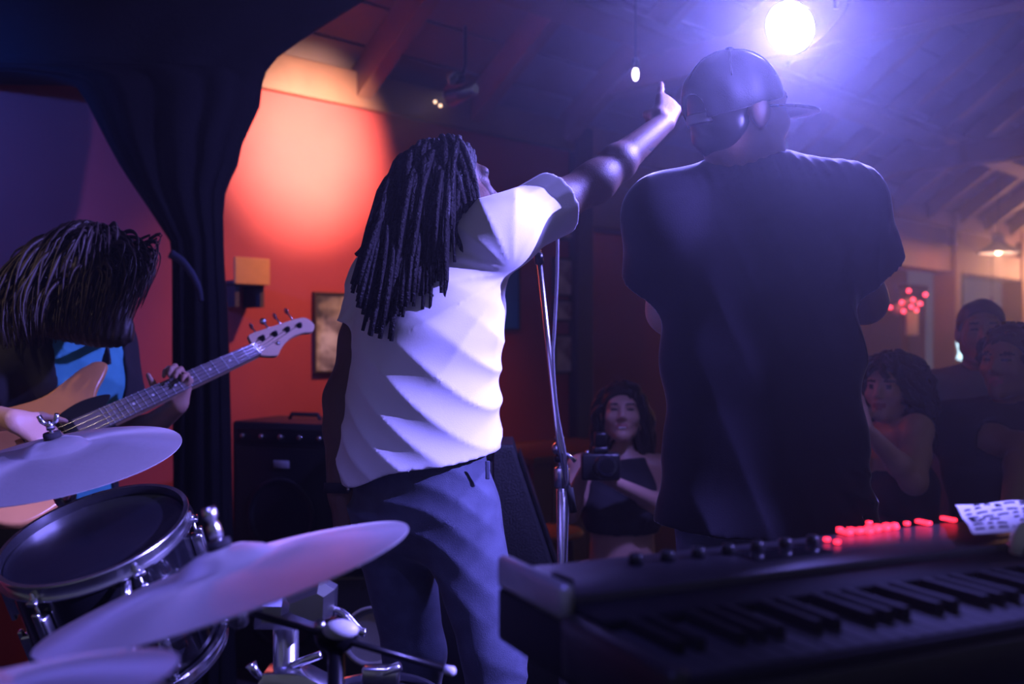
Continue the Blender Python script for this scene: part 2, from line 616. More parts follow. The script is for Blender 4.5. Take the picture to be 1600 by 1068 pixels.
        for ax in range(3):
            o = [0, 1, 2]
            o.remove(ax)
            sl0 = [slice(None)] * 3
            sl1 = [slice(None)] * 3
            sl0[ax] = slice(0, -1)
            sl1[ax] = slice(1, None)
            A, B = ins[tuple(sl0)], ins[tuple(sl1)]
            e = np.argwhere(A != B)
            fl = A[e[:, 0], e[:, 1], e[:, 2]]
            ok = (e[:, o[0]] > 0) & (e[:, o[1]] > 0) & (e[:, o[0]] < d.shape[o[0]] - 1) & (e[:, o[1]] < d.shape[o[1]] - 1)
            e, fl = e[ok], fl[ok]
            def cell(da, db):
                q = e.copy()
                q[:, o[0]] -= da
                q[:, o[1]] -= db
                return vid[q[:, 0], q[:, 1], q[:, 2]]
            q = np.stack([cell(1, 1), cell(0, 1), cell(0, 0), cell(1, 0)], 1)
            if ax == 1:
                fl = ~fl
            q[~fl] = q[~fl][:, ::-1]
            quads.append(q)
        q = np.concatenate(quads)
        for _ in range(smooth_it):
            nb = np.zeros_like(v)
            cn = np.zeros(len(v))
            for a, b in ((0, 1), (1, 2), (2, 3), (3, 0)):
                np.add.at(nb, q[:, a], v[q[:, b]])
                np.add.at(cn, q[:, a], 1)
            v = v * 0.5 + 0.5 * nb / np.maximum(cn, 1)[:, None]
        return v, q


def wob(seed, freq, n=5):
    """cheap smooth 3-D noise, about -1..1"""
    r = np.random.RandomState(seed)
    K = r.normal(size=(n, 3)) * freq
    ph = r.uniform(0, 6.28, n)

    def f(x, y, z):
        return sum(np.sin(K[i, 0] * x + K[i, 1] * y + K[i, 2] * z + ph[i]) for i in range(n)) / n * 1.6
    return f


def fan_folds(origin, U, V, count, amp, seed, reach=0.6, power=2.0):
    """creases that radiate from a point in the plane U, V"""
    w1 = wob(seed, 5.0)
    w2 = wob(seed + 1, 6.0)
    origin = np.asarray(origin, float)

    def f(x, y, z):
        px, py, pz = x - origin[0], y - origin[1], z - origin[2]
        u = px * U[0] + py * U[1] + pz * U[2]
        v = px * V[0] + py * V[1] + pz * V[2]
        r = np.sqrt(u * u + v * v) + 1e-4
        a = np.arctan2(v, u)
        s = np.sin(a * count + 2.6 * w1(x, y, z))
        ridge = 1 - np.abs(s) ** 0.7 * 1.6
        env = np.clip(r / 0.16, 0, 1) * np.exp(-(r / reach) ** 2) * (0.6 + 0.5 * w2(x, y, z))
        return -amp * ridge * env
    return f


def line_folds(D, freq, amp, seed, warp=1.5):
    w1 = wob(seed, 7.0)
    w2 = wob(seed + 1, 8.0)
    D = nrm(D)

    def f(x, y, z):
        s = np.sin((D[0] * x + D[1] * y + D[2] * z) * freq + warp * w1(x, y, z))
        return -amp * (1 - np.abs(s) ** 0.8 * 1.7) * np.clip(0.35 + 0.8 * w2(x, y, z), 0, 1.2)
    return f

# ------------------------------------------------------------------ the human figure
def head_frame(f, up=(0, 0, 1)):
    f = nrm(f)
    r = nrm(np.cross(f, up))
    u = np.cross(r, f)
    return np.stack([r, f, u], 1)      # columns: right, forward, up


def add_head(S, c, R, sc=1.0, mouth_open=False):
    def L(x, y, z):
        return np.asarray(c) + R @ (np.array([x, y, z]) * sc)
    def E(p, r, k=0.02, op='add'):
        S.ell(L(*p), np.array(r) * sc, R, k * sc, op)
    def G(a, b, ra, rb, k=0.015, op='add'):
        S.seg(L(*a), L(*b), ra * sc, rb * sc, None, k * sc, op)
    E((0, -.014, .030), (.076, .096, .086))
    E((0, .022, -.030), (.062, .070, .080), .03)
    G((-.052, .005, -.055), (-.012, .070, -.092), .022, .019, .025)
    G((.052, .005, -.055), (.012, .070, -.092), .022, .019, .025)
    E((0, .076, -.094), (.021, .018, .018), .02)
    G((-.038, .074, .030), (.038, .074, .030), .015, .015, .02)
    for sx in (-1, 1):
        E((sx * .043, .060, -.022), (.024, .024, .024), .025)
        E((sx * .032, .098, .010), (.019, .016, .013), .012, 'sub')
        E((sx * .031, .076, .008), (.0135, .0135, .0125), .004)
        E((sx * .079, -.008, -.004), (.010, .024, .032), .010)
        E((sx * .0125, .093, -.028), (.009, .011, .008), .008)
    G((0, .086, .020), (0, .106, -.020), .008, .0125, .012)
    G((-.020, .083, -.052), (.020, .083, -.052), .0075, .0075, .010)
    G((-.016, .084, -.064), (.016, .084, -.064), .0085, .0085, .010)
    E((0, .094, -.053), (.008, .006, .006), .008)
    if mouth_open:
        E((0, .094, -.058), (.020, .012, .006), .005, 'sub')


def head_regions(v, c, R, sc=1.0, brows=True):
    """material index of face centres: 0 skin 1 lips 2 eyes 3 brows"""
    q = (v - np.asarray(c)) @ R / sc
    x, y, z = q[:, 0], q[:, 1], q[:, 2]
    out = np.zeros(len(v), int)
    ax = np.abs(x)
    out[(y > .070) & (((ax / .024) ** 2 + ((z + .058) / .0135) ** 2) < 1)] = 1
    out[(y > .060) & ((((ax - .031) / .0125) ** 2 + ((z - .009) / .0055) ** 2) < 1)] = 2
    if brows:
        out[(y > .060) & ((((ax - .033) / .021) ** 2 + ((z - .030 + (ax - .033) ** 2 * 8) / .0045) ** 2) < 1)] = 3
    return out


def add_hand(S, w, d, n, s, curl=(35, 40, 25), curls=None, thumb=(0.5, 0.75, 0.3), sc=1.0, thumb2=None):
    """w wrist, d along the fingers, n out of the palm, s towards the thumb"""
    d, n = nrm(d), np.asarray(n, float)
    n = nrm(n - d * np.dot(n, d))
    s0 = np.asarray(s, float)
    s = np.cross(d, n)
    if np.dot(s, s0) < 0:
        s = -s
    w = np.asarray(w, float)
    offs = [.027, .009, -.009, -.026]
    kn = [.086, .091, .085, .076]
    ln = [.074, .082, .076, .060]
    for i in range(4):
        kp = w + (d * kn[i] + s * offs[i]) * sc
        S.seg(w + (s * offs[i] * .6 + d * .012) * sc, kp, .0145 * sc, .0115 * sc, None, .014)
        c = curl if curls is None or curls[i] is None else curls[i]
        ang = 0
        p = kp
        rr = [.0098, .0088, .0080, .0066]
        if i == 3:
            rr = [x * .86 for x in rr]
        for j, fr in enumerate((.46, .30, .24)):
            ang += math.radians(c[j])
            dv = d * math.cos(ang) + n * math.sin(ang) + s * offs[i] * 1.6 * math.cos(ang)
            q = p + nrm(dv) * ln[i] * fr * sc
            S.seg(p, q, rr[j] * sc, rr[j + 1] * sc, None, .004)
            p = q
    b = w + (d * .022 + s * .018) * sc
    t1 = nrm(d * thumb[0] + s * thumb[1] + n * thumb[2])
    p1 = b + t1 * .048 * sc
    S.seg(b, p1, .0165 * sc, .0125 * sc, None, .014)
    t2 = nrm(t1 * .7 + d * .6) if thumb2 is None else nrm(d * thumb2[0] + s * thumb2[1] + n * thumb2[2])
    p2 = p1 + t2 * .034 * sc
    S.seg(p1, p2, .0110 * sc, .0098 * sc, None, .005)
    t3 = nrm(t2 + d * .15)
    S.seg(p2, p2 + t3 * .026 * sc, .0098 * sc, .0075 * sc, None, .005)


def stand(base, yaw, H=1.75, female=False):
    """joints of a relaxed standing figure; yaw 0 faces +Y, positive turns to the figure's left"""
    k = H / 1.75
    b = np.asarray(base, float)
    f = np.array([-math.sin(yaw), math.cos(yaw), 0])
    r = np.array([math.cos(yaw), math.sin(yaw), 0])
    def L(x, y, z):
        return b + (r * x + f * y) * k + np.array([0, 0, z * k])
    sh, hp = (.165, .088) if female else (.185, .090)
    J = dict(k=k, f=f, r=r, base=b, female=female)
    J['hip'] = L(0, 0, .93)
    J['waist'] = L(0, .005, 1.08)
    J['chest'] = L(0, .0, 1.28)
    J['neck'] = L(0, -.01, 1.46)
    J['head'] = L(0, .025, 1.635)
    J['hr'], J['hl'] = L(hp, 0, .90), L(-hp, 0, .90)
    J['kr'], J['kl'] = L(hp + .01, .02, .49), L(-hp - .01, .02, .49)
    J['ar'], J['al'] = L(hp + .02, -.02, .09), L(-hp - .02, -.02, .09)
    J['sr'], J['sl'] = L(sh, 0, 1.415), L(-sh, 0, 1.415)
    J['er'], J['el'] = L(sh + .05, -.02, 1.12), L(-sh - .05, -.02, 1.12)
    J['wr'], J['wl'] = L(sh + .05, .06, .87), L(-sh - .05, .06, .87)
    J['hf'] = f
    J['hu'] = np.array([0, 0, 1.0])
    J['hand_r'] = dict(d=[0, 0, -1], n=-r, s=f)
    J['hand_l'] = dict(d=[0, 0, -1], n=r, s=f)
    return J


def torso_stations(J, grow=0.0):
    k = J['k']
    fe = J['female']
    sh = nrm(J['sr'] - J['sl'])
    hs = nrm(J['hr'] - J['hl'])
    ms = nrm(sh + hs)
    shc = (J['sr'] + J['sl']) / 2
    g = grow
    if fe:
        pts = [J['hip'], J['waist'], J['chest'], shc + (J['neck'] - shc) * .15]
        rad = [(.168, .118), (.122, .092), (.148, .112), (.135, .072)]
    else:
        pts = [J['hip'], J['waist'], J['chest'], shc + (J['neck'] - shc) * .15]
        rad = [(.158, .112), (.145, .104), (.172, .122), (.155, .080)]
    rad = [(a * k + g, b * k + g) for a, b in rad]
    return pts, rad, [hs, ms, sh]


def body_bounds(J, pad=0.16):
    pts = np.array([J[q] for q in ('hip', 'head', 'kr', 'kl', 'ar', 'al', 'er', 'el', 'wr', 'wl', 'sr', 'sl')])
    lo, hi = pts.min(0), pts.max(0)
    return lo - pad - np.array([0.05, 0.05, 0]), hi + pad + np.array([0.05, 0.05, 0.03])


def build_body(J, h, skin, parent, name='body', head=True, slim=-.006, mouth_open=False, headsc=1.0, brows=True):
    lo, hi = body_bounds(J)
    for sd in 'rl':
        hd = J['hand_' + sd]
        tip = J['w' + sd] + nrm(hd['d']) * 0.2
        lo = np.minimum(lo, tip - .05)
        hi = np.maximum(hi, tip + .05)
    lo[2] = max(lo[2], min(J['ar'][2], J['al'][2]) - .13)
    S = SDF(lo, hi, h)
    k = J['k']
    fe = J['female']
    pts, rad, sd = torso_stations(J, slim)
    S.chain(pts, rad, sd, 0.05)
    am = .86 if fe else 1.0
    for q, s in (('r', 1), ('l', -1)):
        S.seg(J['neck'] - np.array([0, 0, .03]), J['s' + q], .055 * k * am, .056 * k * am, None, .05)
        sh, el, wr = J['s' + q], J['e' + q], J['w' + q]
        S.seg(sh, sh + (el - sh) * .5, .058 * k * am, .052 * k * am, None, .04)
        S.seg(sh + (el - sh) * .5, el, .051 * k * am, .043 * k * am, None, .04)
        m = el + (wr - el) * .32
        S.seg(el, m, .043 * k * am, .045 * k * am, None, .04)
        S.seg(m, wr, .043 * k * am, .027 * k * am, None, .02)
        hd = dict(J['hand_' + q])
        add_hand(S, wr, sc=k * (.92 if fe else 1.02), **hd)
        hp, kn, an = J['h' + q], J['k' + q], J['a' + q]
        S.seg(hp, kn, .088 * k, .058 * k, None, .05)
        m = kn + (an - kn) * .35
        S.seg(kn, m, .057 * k, .058 * k, None, .03)
        S.seg(m, an, .056 * k, .036 * k, None, .03)
        S.seg(an - np.array([0, 0, .03]), an + J['f'] * .15 * k - np.array([0, 0, .055]), .038 * k, .030 * k, None, .03)
    if fe:
        for s in (-1, 1):
            S.ell(J['chest'] + J['r'] * s * .072 * k + J['f'] * .085 * k - np.array([0, 0, .01]), .062 * k, None, .03)
    R = head_frame(J['hf'], J['hu'])
    hs = k ** .5 * headsc * (.95 if fe else 1.0)
    nk = .050 * k if fe else .060 * k
    S.seg(J['head'] + R @ np.array([0, -.028, -.055]) * hs, J['neck'] - np.array([0, 0, .02]), nk * .95, nk * 1.08, None, .03)
    add_head(S, J['head'], R, hs, mouth_open)
    v, q = S.mesh(1)
    fc = v[q].mean(1)
    mi = head_regions(fc, J['head'], R, hs, brows)
    o = mk(name, (v, q), [skin, M_['lip'], M_['eye'], M_['brow']], parent, True, mi)
    return o


def build_shirt(J, h, m, parent, name='t_shirt', grow=.018, sleeve=.55, hem_z=None, hem_n=(0, 0, -1), hem_pt=None, stations=None, sl_r=(.075, .078), folds=(), neck_r=.085, sleeve_f=None, hem_wave=None, arms='rl', post=None, sfolds=()):
    lo, hi = body_bounds(J, .2)
    hp = J['hip'] if hem_pt is None else np.asarray(hem_pt, float)
    lo[2] = hp[2] - .16
    hi[2] = min(hi[2], J['neck'][2] + .40)
    S = SDF(lo, hi, h)
    if stations is None:
        pts, rad, sd = torso_stations(J, grow)
        pts = [pts[0] - np.array([0, 0, .12])] + pts
        rad = [rad[0]] + rad
        sd = [sd[0]] + sd
    else:
        pts, rad, sd = stations
    S.chain(pts, rad, sd, 0.06)
    k = J['k']
    if J['female']:
        for s_ in (-1, 1):
            S.ell(J['chest'] + J['r'] * s_ * .072 * k + J['f'] * .085 * k - np.array([0, 0, .01]), .062 * k + .009, None, .03)
    for q in arms:
        S.seg(J['neck'] - np.array([0, 0, .03]), J['s' + q], .062 * k + grow * .5, .062 * k + grow, None, .06)
    for f in folds:
        S.displace(f, .05)
    S.hem(hp, hem_n, .012, .06, hem_wave)
    for q in arms:
        sf = sleeve if sleeve_f is None else sleeve_f[q]
        if sf <= 0:
            continue
        A = S.blank()
        sh, el, wr = J['s' + q], J['e' + q], J['w' + q]
        if sf <= 1:
            e = sh + (el - sh) * (sf + .12)
            A.seg(sh, e, sl_r[0] * k, sl_r[1] * k, None, .02)
            for f in sfolds:
                A.displace(f, .05)
            cp = sh + (el - sh) * sf
            ax = nrm(el - sh)
            hp2 = A.plane(cp, ax)
            inn = A.d + .013
            d = np.maximum(A.d, hp2)
            A.d = np.maximum(d, -np.maximum(inn, -hp2 - .05)).astype(np.float32)
        else:
            A.seg(sh, el, sl_r[0] * k, sl_r[1] * k, None, .02)
            A.seg(el, el + (wr - el) * (sf - 1), sl_r[1] * k, sl_r[1] * .85 * k, None, .02)
        S.union(A, .045)
    if post:
        post(S)
    # neck opening
    nk = J['neck'] + (J['head'] - J['neck']) * .22
    S.ell(nk, (neck_r * .82, neck_r * .72, .045), None, .012, 'sub')
    v, q = S.mesh(1)
    return mk(name, (v, q), m, parent)


def build_trousers(J, h, m, parent, name='jeans', grow=.014, flare=.062, waist=None, folds=(), waist_n=(0, 0, 1)):
    pts = np.array([J[q] for q in ('hip', 'kr', 'kl', 'ar', 'al')])
    lo, hi = pts.min(0) - .17, pts.max(0) + .17
    lo[2] = min(J['ar'][2], J['al'][2]) - .06
    hi[2] = J['hip'][2] + .2
    S = SDF(lo, hi, h)
    k = J['k']
    hs = nrm(J['hr'] - J['hl'])
    S.seg(J['hip'] + np.array([0, 0, .12]), J['hip'] - np.array([0, 0, .02]), (.150 * k + grow, .110 * k + grow), (.162 * k + grow, .118 * k + grow), hs, .05)
    for q in 'rl':
        hp, kn, an = J['h' + q], J['k' + q], J['a' + q]
        S.seg(hp, kn, .092 * k + grow, .066 * k + grow, None, .05)
        S.seg(kn, an - np.array([0, 0, .04]), .066 * k + grow, flare * k + grow, None, .03)
    for f in folds:
        S.displace(f, .04)
    S.cut(J['hip'] + np.array([0, 0, .10]) if waist is None else np.asarray(waist), waist_n)
    S.cut(np.array([0, 0, min(J['ar'][2], J['al'][2]) - .045]), (0, 0, -1))
    v, q = S.mesh(1)
    return mk(name, (v, q), m, parent)


def build_shoes(J, h, m, parent):
    for q in 'rl':
        an = J['a' + q]
        S = SDF(an - np.array([.3, .3, .14]), an + np.array([.3, .3, .1]), h)
        f = J['f']
        z = np.array([0, 0, 1.0])
        S.seg(an - z * .04 - f * .05, an - z * .045 + f * .15, (.052, .050), (.050, .036), J['r'], .03)
        S.cut(an - z * .085, -z)
        S.cut(an + z * .02, z)
        v, qd = S.mesh(1)
        mk('shoe', (v, qd), m, parent)


def locks(seedpts, ends, n, rad, rng, lift=.05, drop=.22, seg=9, sides=6, outw=None):
    """hair locks as bezier tubes from scalp points to hanging ends"""
    parts = []
    for p0, nn, e in zip(seedpts, outw, ends):
        p1 = p0 + nn * lift
        p2 = e + np.array([rng.uniform(-.02, .02), rng.uniform(-.02, .02), drop])
        c = bez(p0, p1, p2, e, seg)
        r = rad * rng.uniform(.7, 1.3)
        rr = r * np.concatenate([np.linspace(.8, 1, seg // 2), np.linspace(1, .25, seg - seg // 2)])
        parts.append(tube(c, rr, sides, True))
    return parts


def scalp(c, R, sc, rng, n, ymax=.06, zmin=-.03):
    """points on the hairy part of the skull and their normals"""
    P0, N0 = [], []
    while len(P0) < n:
        d = nrm(rng.normal(size=3))
        q = np.array([d[0] * .080, d[1] * .100 - .014, d[2] * .090 + .030])
        if q[2] < zmin or (q[1] > ymax and q[2] < .075):
            continue
        P0.append(np.asarray(c) + R @ (q * sc))
        N0.append(R @ nrm(d))
    return np.array(P0), np.array(N0)


def hair_cap(c, R, sc, m, parent, h=.006, grow=.0, name='hair', ycut=.050, zlow=-.045, bump_seed=1, amp=.004, extra=None):
    """close-fitting hair over the skull; returns the mesh object"""
    c = np.asarray(c)
    S = SDF(c - .2, c + .2, h)
    S.ell(c + R @ (np.array([0, -.016, .032]) * sc), (np.array([.084, .104, .094]) + grow) * sc, R, .02)
    S.ell(c + R @ (np.array([0, -.055, -.030]) * sc), (np.array([.066, .055, .060]) + grow) * sc, R, .03)
    if extra:
        extra(S)
    S.displace(lambda x, y, z: amp * wob(bump_seed, 60)(x, y, z), .03)
    # open the face: cut in front of the hairline
    g = S.plane(c + R @ (np.array([0, ycut, .045]) * sc), R @ nrm([0, 1.0, -.75]))
    S.d = np.maximum(S.d, g).astype(np.float32)
    S.d = np.maximum(S.d, S.plane(c + R @ (np.array([0, 0, zlow]) * sc), R @ np.array([0, .35, -1.0]))).astype(np.float32)
    v, q = S.mesh(1)
    return mk(name, (v, q), m, parent)

# ------------------------------------------------------------------ the room
# the long wall runs at 45 degrees from the left foreground to the right background
W0 = np.array([-1.155, 4.73, 0.0])
WD = nrm([1, 1, 0])                 # along the wall
WN = nrm([1, -1, 0])                # out of the wall into the room
EAVE = 2.62
PITCH = 0.70


def wpt(s, off, z):
    return W0 + WD * s + WN * off + np.array([0, 0, z])


def wall_s(px):
    r = (px - 800.0) / F
    return (r * 4.73 + 1.155) / (0.70711 * (1 - r))


WR = np.stack([WD, -WN, np.array([0, 0, 1.0])], 1)     # local x along, y behind, z up


def wbox(s0, s1, o0, o1, z0, z1, bev=0):
    """box in wall coordinates; o = distance out of the wall into the room"""
    return xf(box((s0, -o1, z0), (s1, -o0, z1), bev), WR, W0)


S_OPEN = wall_s(899)
struct(mk('wall_left', wbox(-4.5, S_OPEN, -.18, 0, GROUND, EAVE), M_['wall_red'], None, False))
wr_ = struct(mk('wall_header', wbox(S_OPEN, 14, -.14, 0, 2.28, EAVE), M_['panel'], None, False))
mk('header_beam', wbox(S_OPEN, 14, -.16, .05, 2.0, 2.28, .01), M_['wood'], wr_, False)
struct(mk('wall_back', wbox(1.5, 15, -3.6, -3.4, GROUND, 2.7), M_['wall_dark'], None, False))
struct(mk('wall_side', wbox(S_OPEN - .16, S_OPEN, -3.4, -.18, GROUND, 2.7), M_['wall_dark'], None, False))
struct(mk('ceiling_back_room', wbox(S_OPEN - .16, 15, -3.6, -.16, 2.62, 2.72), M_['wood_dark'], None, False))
struct(mk('trim_1', wbox(-4.5, 14, .0, .05, EAVE - .16, EAVE + .02, .008), M_['wood'], None, False))

# posts of the opening
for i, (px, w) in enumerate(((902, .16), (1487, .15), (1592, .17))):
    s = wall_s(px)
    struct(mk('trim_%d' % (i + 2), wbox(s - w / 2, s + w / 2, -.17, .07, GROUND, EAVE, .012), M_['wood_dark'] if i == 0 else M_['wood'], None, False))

# sloping ceiling, rising from the wall towards the stage
SLOPE = nrm(WN + np.array([0, 0, PITCH]))
NRM_R = nrm(np.cross(WD, SLOPE))
if NRM_R[2] > 0:
    NRM_R = -NRM_R
RR = np.stack([WD, SLOPE, NRM_R], 1)                   # local z points down into the room
RO = wpt(0, -.25, EAVE - .25 * PITCH)
RLEN = 5.2
ceil = struct(mk('ceiling', xf(box((-4.5, 0, -.12), (14, RLEN, -.06)), RR, RO), M_['ceil'], None, False))
# boards under the rafters, lapped so that the joints show
bw = .24
n_b = int(RLEN / bw)
bme = mesh_from('ceiling_board', *box((-9.25, -bw / 2 + .006, -.06), (9.25, bw / 2 - .006, -.032)), M_['ceil'], False)
for i in range(n_b):
    R2 = RR @ np.array([[1, 0, 0], [0, math.cos(.03), -math.sin(.03)], [0, math.sin(.03), math.cos(.03)]])
    inst('ceiling_board', bme, mat4(R2, RO + RR @ np.array([4.75, (i + .5) * bw, 0])), ceil)
rme = mesh_from('rafter', *box((-.045, 0, -.04), (.045, RLEN, .12), .006), M_['wood'], False)
s = .52 - .78 * 5
while s < 13.5:
    inst('rafter', rme, mat4(RR, RO + WD * s), ceil)
    s += .78
# a purlin and the horizontal tie beams
pu = 1.15
mk('purlin', xf(box((-4.5, pu - .07, .10), (14, pu + .07, .22), .008), RR, RO), M_['wood'], ceil, False)
for s in (-1.7, 2.13, 6.0, 9.8):
    mk('tie_beam', wbox(s - .07, s + .07, -.05, 4.6, 2.74, 2.92, .008), M_['wood'], ceil, False)

# floors
struct(mk('floor', (np.array([(-8, -3, GROUND), (14, -3, GROUND), (14, 18, GROUND), (-8, 18, GROUND)], float), [[0, 1, 2, 3]]), M_['floor'], None, False))
st = [(-5, -2.5), (4.5, -2.5), (4.5, 2.95), (.62, 2.95), (.50, 3.26), (-.02, 3.26), (-.02, 3.97), (-.62, 3.97), (-.62, 5.05), (-4.6, 1.10)]
st_out = prism(st, GROUND, 0.0, .01, 1)
struct(mk('floor_stage', st_out, M_['stage'], None, False))

# ------------------------------------------------------------------ black drape on the left
rows = [(-330, -420, 760), (-200, -420, 690), (-60, -420, 610), (0, -420, 568), (35, -420, 512), (62, -420, 470), (88, -420, 434), (100, -420, 424), (112, -420, 415),
        (118, 20, 413), (126, 84, 410), (136, 120, 408), (165, 140, 405), (190, 153, 393), (225, 171, 377), (258, 189, 370), (280, 203, 359), (302, 218, 351), (335, 240, 348), (378, 268, 348), (410, 271, 349),
        (480, 271, 354), (560, 271, 357), (680, 272, 360), (800, 273, 362), (950, 272, 364), (1087, 268, 368)]
DY = 3.60
n = 72
vs = []
for (py, l, r) in rows:
    a = P(l, py, DY)
    b = P(r, py, DY)
    z = max(a[2], 0.003)
    half = (b[0] - a[0]) / 2
    cx = (b[0] + a[0]) / 2
    dep = min(.14, .05 + half * .35)
    for j in range(n):
        t = 2 * math.pi * j / n
        pl = 1 + .14 * math.sin(t * 13 + .004 * py) + .06 * math.sin(t * 29)
        c, s_ = math.cos(t), math.sin(t)
        vs.append((cx + half * (abs(c) ** .8) * (1 if c > 0 else -1), DY + dep * s_ * pl, z))
fs = []
for i in range(len(rows) - 1):
    for j in range(n):
        k = (j + 1) % n
        fs.append([i * n + j, (i + 1) * n + j, (i + 1) * n + k, i * n + k])
fs.append([(len(rows) - 1) * n + j for j in range(n)])
fs.append([j for j in range(n)][::-1])
dr = thing('stage_drape', P(315, 1087, DY), 'black cloth drape gathered into a column beside the bright red wall', 'drape')
mk('drape_cloth', (np.array(vs), fs), M_['drape'], dr)
tie = spline([P(266, 396, 3.42), P(284, 408, 3.41), P(300, 428, 3.41), P(311, 452, 3.42), P(314, 470, 3.44)], 6)  # blue strip added as the light rim on a fold of the drape
mk('lit_fold_strip', tube(tie, np.linspace(.016, .009, len(tie)), 8, True, .4), M_['denim_dark'], dr)

rng = np.random.RandomState(7)
Z = np.array([0, 0, 1.0])

# ================================================================== dreadlocked singer, white T-shirt
J = stand((-.2, 2.3, 0), -.62, 1.76)
J['hip'] = P(662, 775, 2.30)
J['waist'] = P(662, 668, 2.29)
J['chest'] = P(678, 500, 2.28)
J['neck'] = P(708, 384, 2.29)
J['sr'], J['sl'] = P(782, 364, 2.17), P(598, 440, 2.42)
J['er'], J['wr'] = P(928, 286, 2.36), P(1035, 194, 2.55)
J['el'], J['wl'] = P(538, 622, 2.40), P(529, 772, 2.36)
J['hr'], J['hl'] = P(714, 800, 2.24), P(610, 800, 2.35)
J['kr'], J['kl'] = P(772, 1015, 2.22), P(648, 1020, 2.36)
J['ar'], J['al'] = np.array([-.01, 2.26, .09]), np.array([-.27, 2.45, .09])
J['head'] = P(704, 304, 2.27)
J['hf'] = nrm([.88, .44, .20])
J['hu'] = nrm([-.10, .12, 1])
J['hand_r'] = dict(d=nrm([.22, .45, .62]), n=nrm([-.35, .8, -.45]), s=nrm([-.7, -.1, .2]), curl=(75, 90, 55),
                   curls=[(8, 8, 5), None, None, None], thumb=(.55, .35, .75), thumb2=(.4, -.5, .75))
J['hand_l'] = dict(d=nrm([.02, .10, -1]), n=nrm([.9, .3, 0]), s=nrm([0, 1, 0]), curl=(18, 26, 16))
J1 = J
man = thing('person', (J['hip'][0], 2.33, 0), 'person with long dreadlocks in a white T-shirt raising one arm', 'person', 'musicians on the stage')
build_body(J, .0048, M_['skin_dark'], man, slim=-.016)
shx = nrm(J['sr'] - J['sl'])
hs = nrm(J['hr'] - J['hl'])
stn = ([P(655, 800, 2.30), P(655, 715, 2.30), P(660, 620, 2.29), P(668, 520, 2.28), P(682, 440, 2.29), P(700, 392, 2.29)],
       [(.198, .150), (.192, .146), (.180, .132), (.178, .130), (.172, .115), (.130, .088)], [hs, hs, nrm(hs + shx * .3), nrm(hs + shx), shx])
arm_pt = P(800, 430, 2.20)
fold1 = fan_folds(arm_pt, np.array([1.0, 0, 0]), Z, 7.0, .0070, 21, .60)
fold2 = line_folds([.60, .1, .80], 46, .0075, 33, 2.4)
def low_only(x, y, z):
    return fold2(x, y, z) * np.clip((1.36 - z) / .2, 0, 1)
sl_ax = nrm(J['er'] - J['sr'])
fold3 = line_folds(nrm([-.55, .2, .8]), 85, .0045, 44, 1.2)
def sleeve_only(x, y, z):
    return fold3(x, y, z) * np.clip((x + .10) / .06, 0, 1)
wv = wob(91, 14)
hem_mid = P(655, 722, 2.26)
hn = nrm([-.15, 0, -1])
hn = nrm(np.array([.17, .05, -1]))
sh1 = build_shirt(J, .0050, M_['tee_white'], man, 't_shirt', stations=stn, sl_r=(.068, .078), sleeve_f={'r': .56, 'l': .42}, hem_pt=hem_mid, hem_n=hn,
                  folds=(fold1, low_only), sfolds=(fold3,), hem_wave=lambda x, y, z: .007 * wv(x, y, z) + .028 * np.exp(-((x + .36) / .07) ** 2) * -1, neck_r=.080)
jf = line_folds([.45, .1, .88], 52, .0085, 51, 2.2)
def jean_folds(x, y, z):
    return jf(x, y, z) * (np.clip((z - .62) / .1, 0, 1) * .9 + np.clip((.62 - z) / .12, 0, 1) * 1.3)
tr1 = build_trousers(J, .0055, M_['denim'], man, 'jeans', grow=.004, flare=.058, folds=(jean_folds,), waist=J['hip'] + Z * .095, waist_n=nrm([-.12, 0, 1]))
# belt loops, pocket and side seam of the jeans
for px, py in ((762, 746),):
    a = P(px, py - 12, 2.150 + (770 - px) * .0004)
    mk('belt_loop', xf(box((-.005, -.003, -.020), (.005, .003, .020), .002), None, a), M_['denim'], tr1)
build_shoes(J, .008, M_['blackbox'], man)
# wrist band
band = J['wl'] + (J['el'] - J['wl']) * .06
R = frame_from(J['el'] - J['wl'])
mk('wristband', xf(lathe([(.031, -.012), (.036, -.012), (.036, .012), (.031, .012)], 20, True), R, band), M_['dark_cloth'], man)
mk('wristband_stud', ball(P(545, 764, 2.325), .006, 8), M_['steel'], man)
# beard tuft
RH = head_frame(J['hf'], J['hu'])
S = SDF(J['head'] - .16, J['head'] + .16, .005)
for a, b, r0, r1 in (((-.045, .03, -.085), (0, .082, -.108), .016, .018), ((.045, .03, -.085), (0, .082, -.108), .016, .018), ((-.022, .097, -.043), (.022, .097, -.043), .006, .006)):
    S.seg(J['head'] + RH @ np.array(a), J['head'] + RH @ np.array(b), r0, r1, None, .01)
S.displace(lambda x, y, z: .003 * wob(3, 120)(x, y, z), .02)
mk('beard', S.mesh(1), M_['dread'], man)
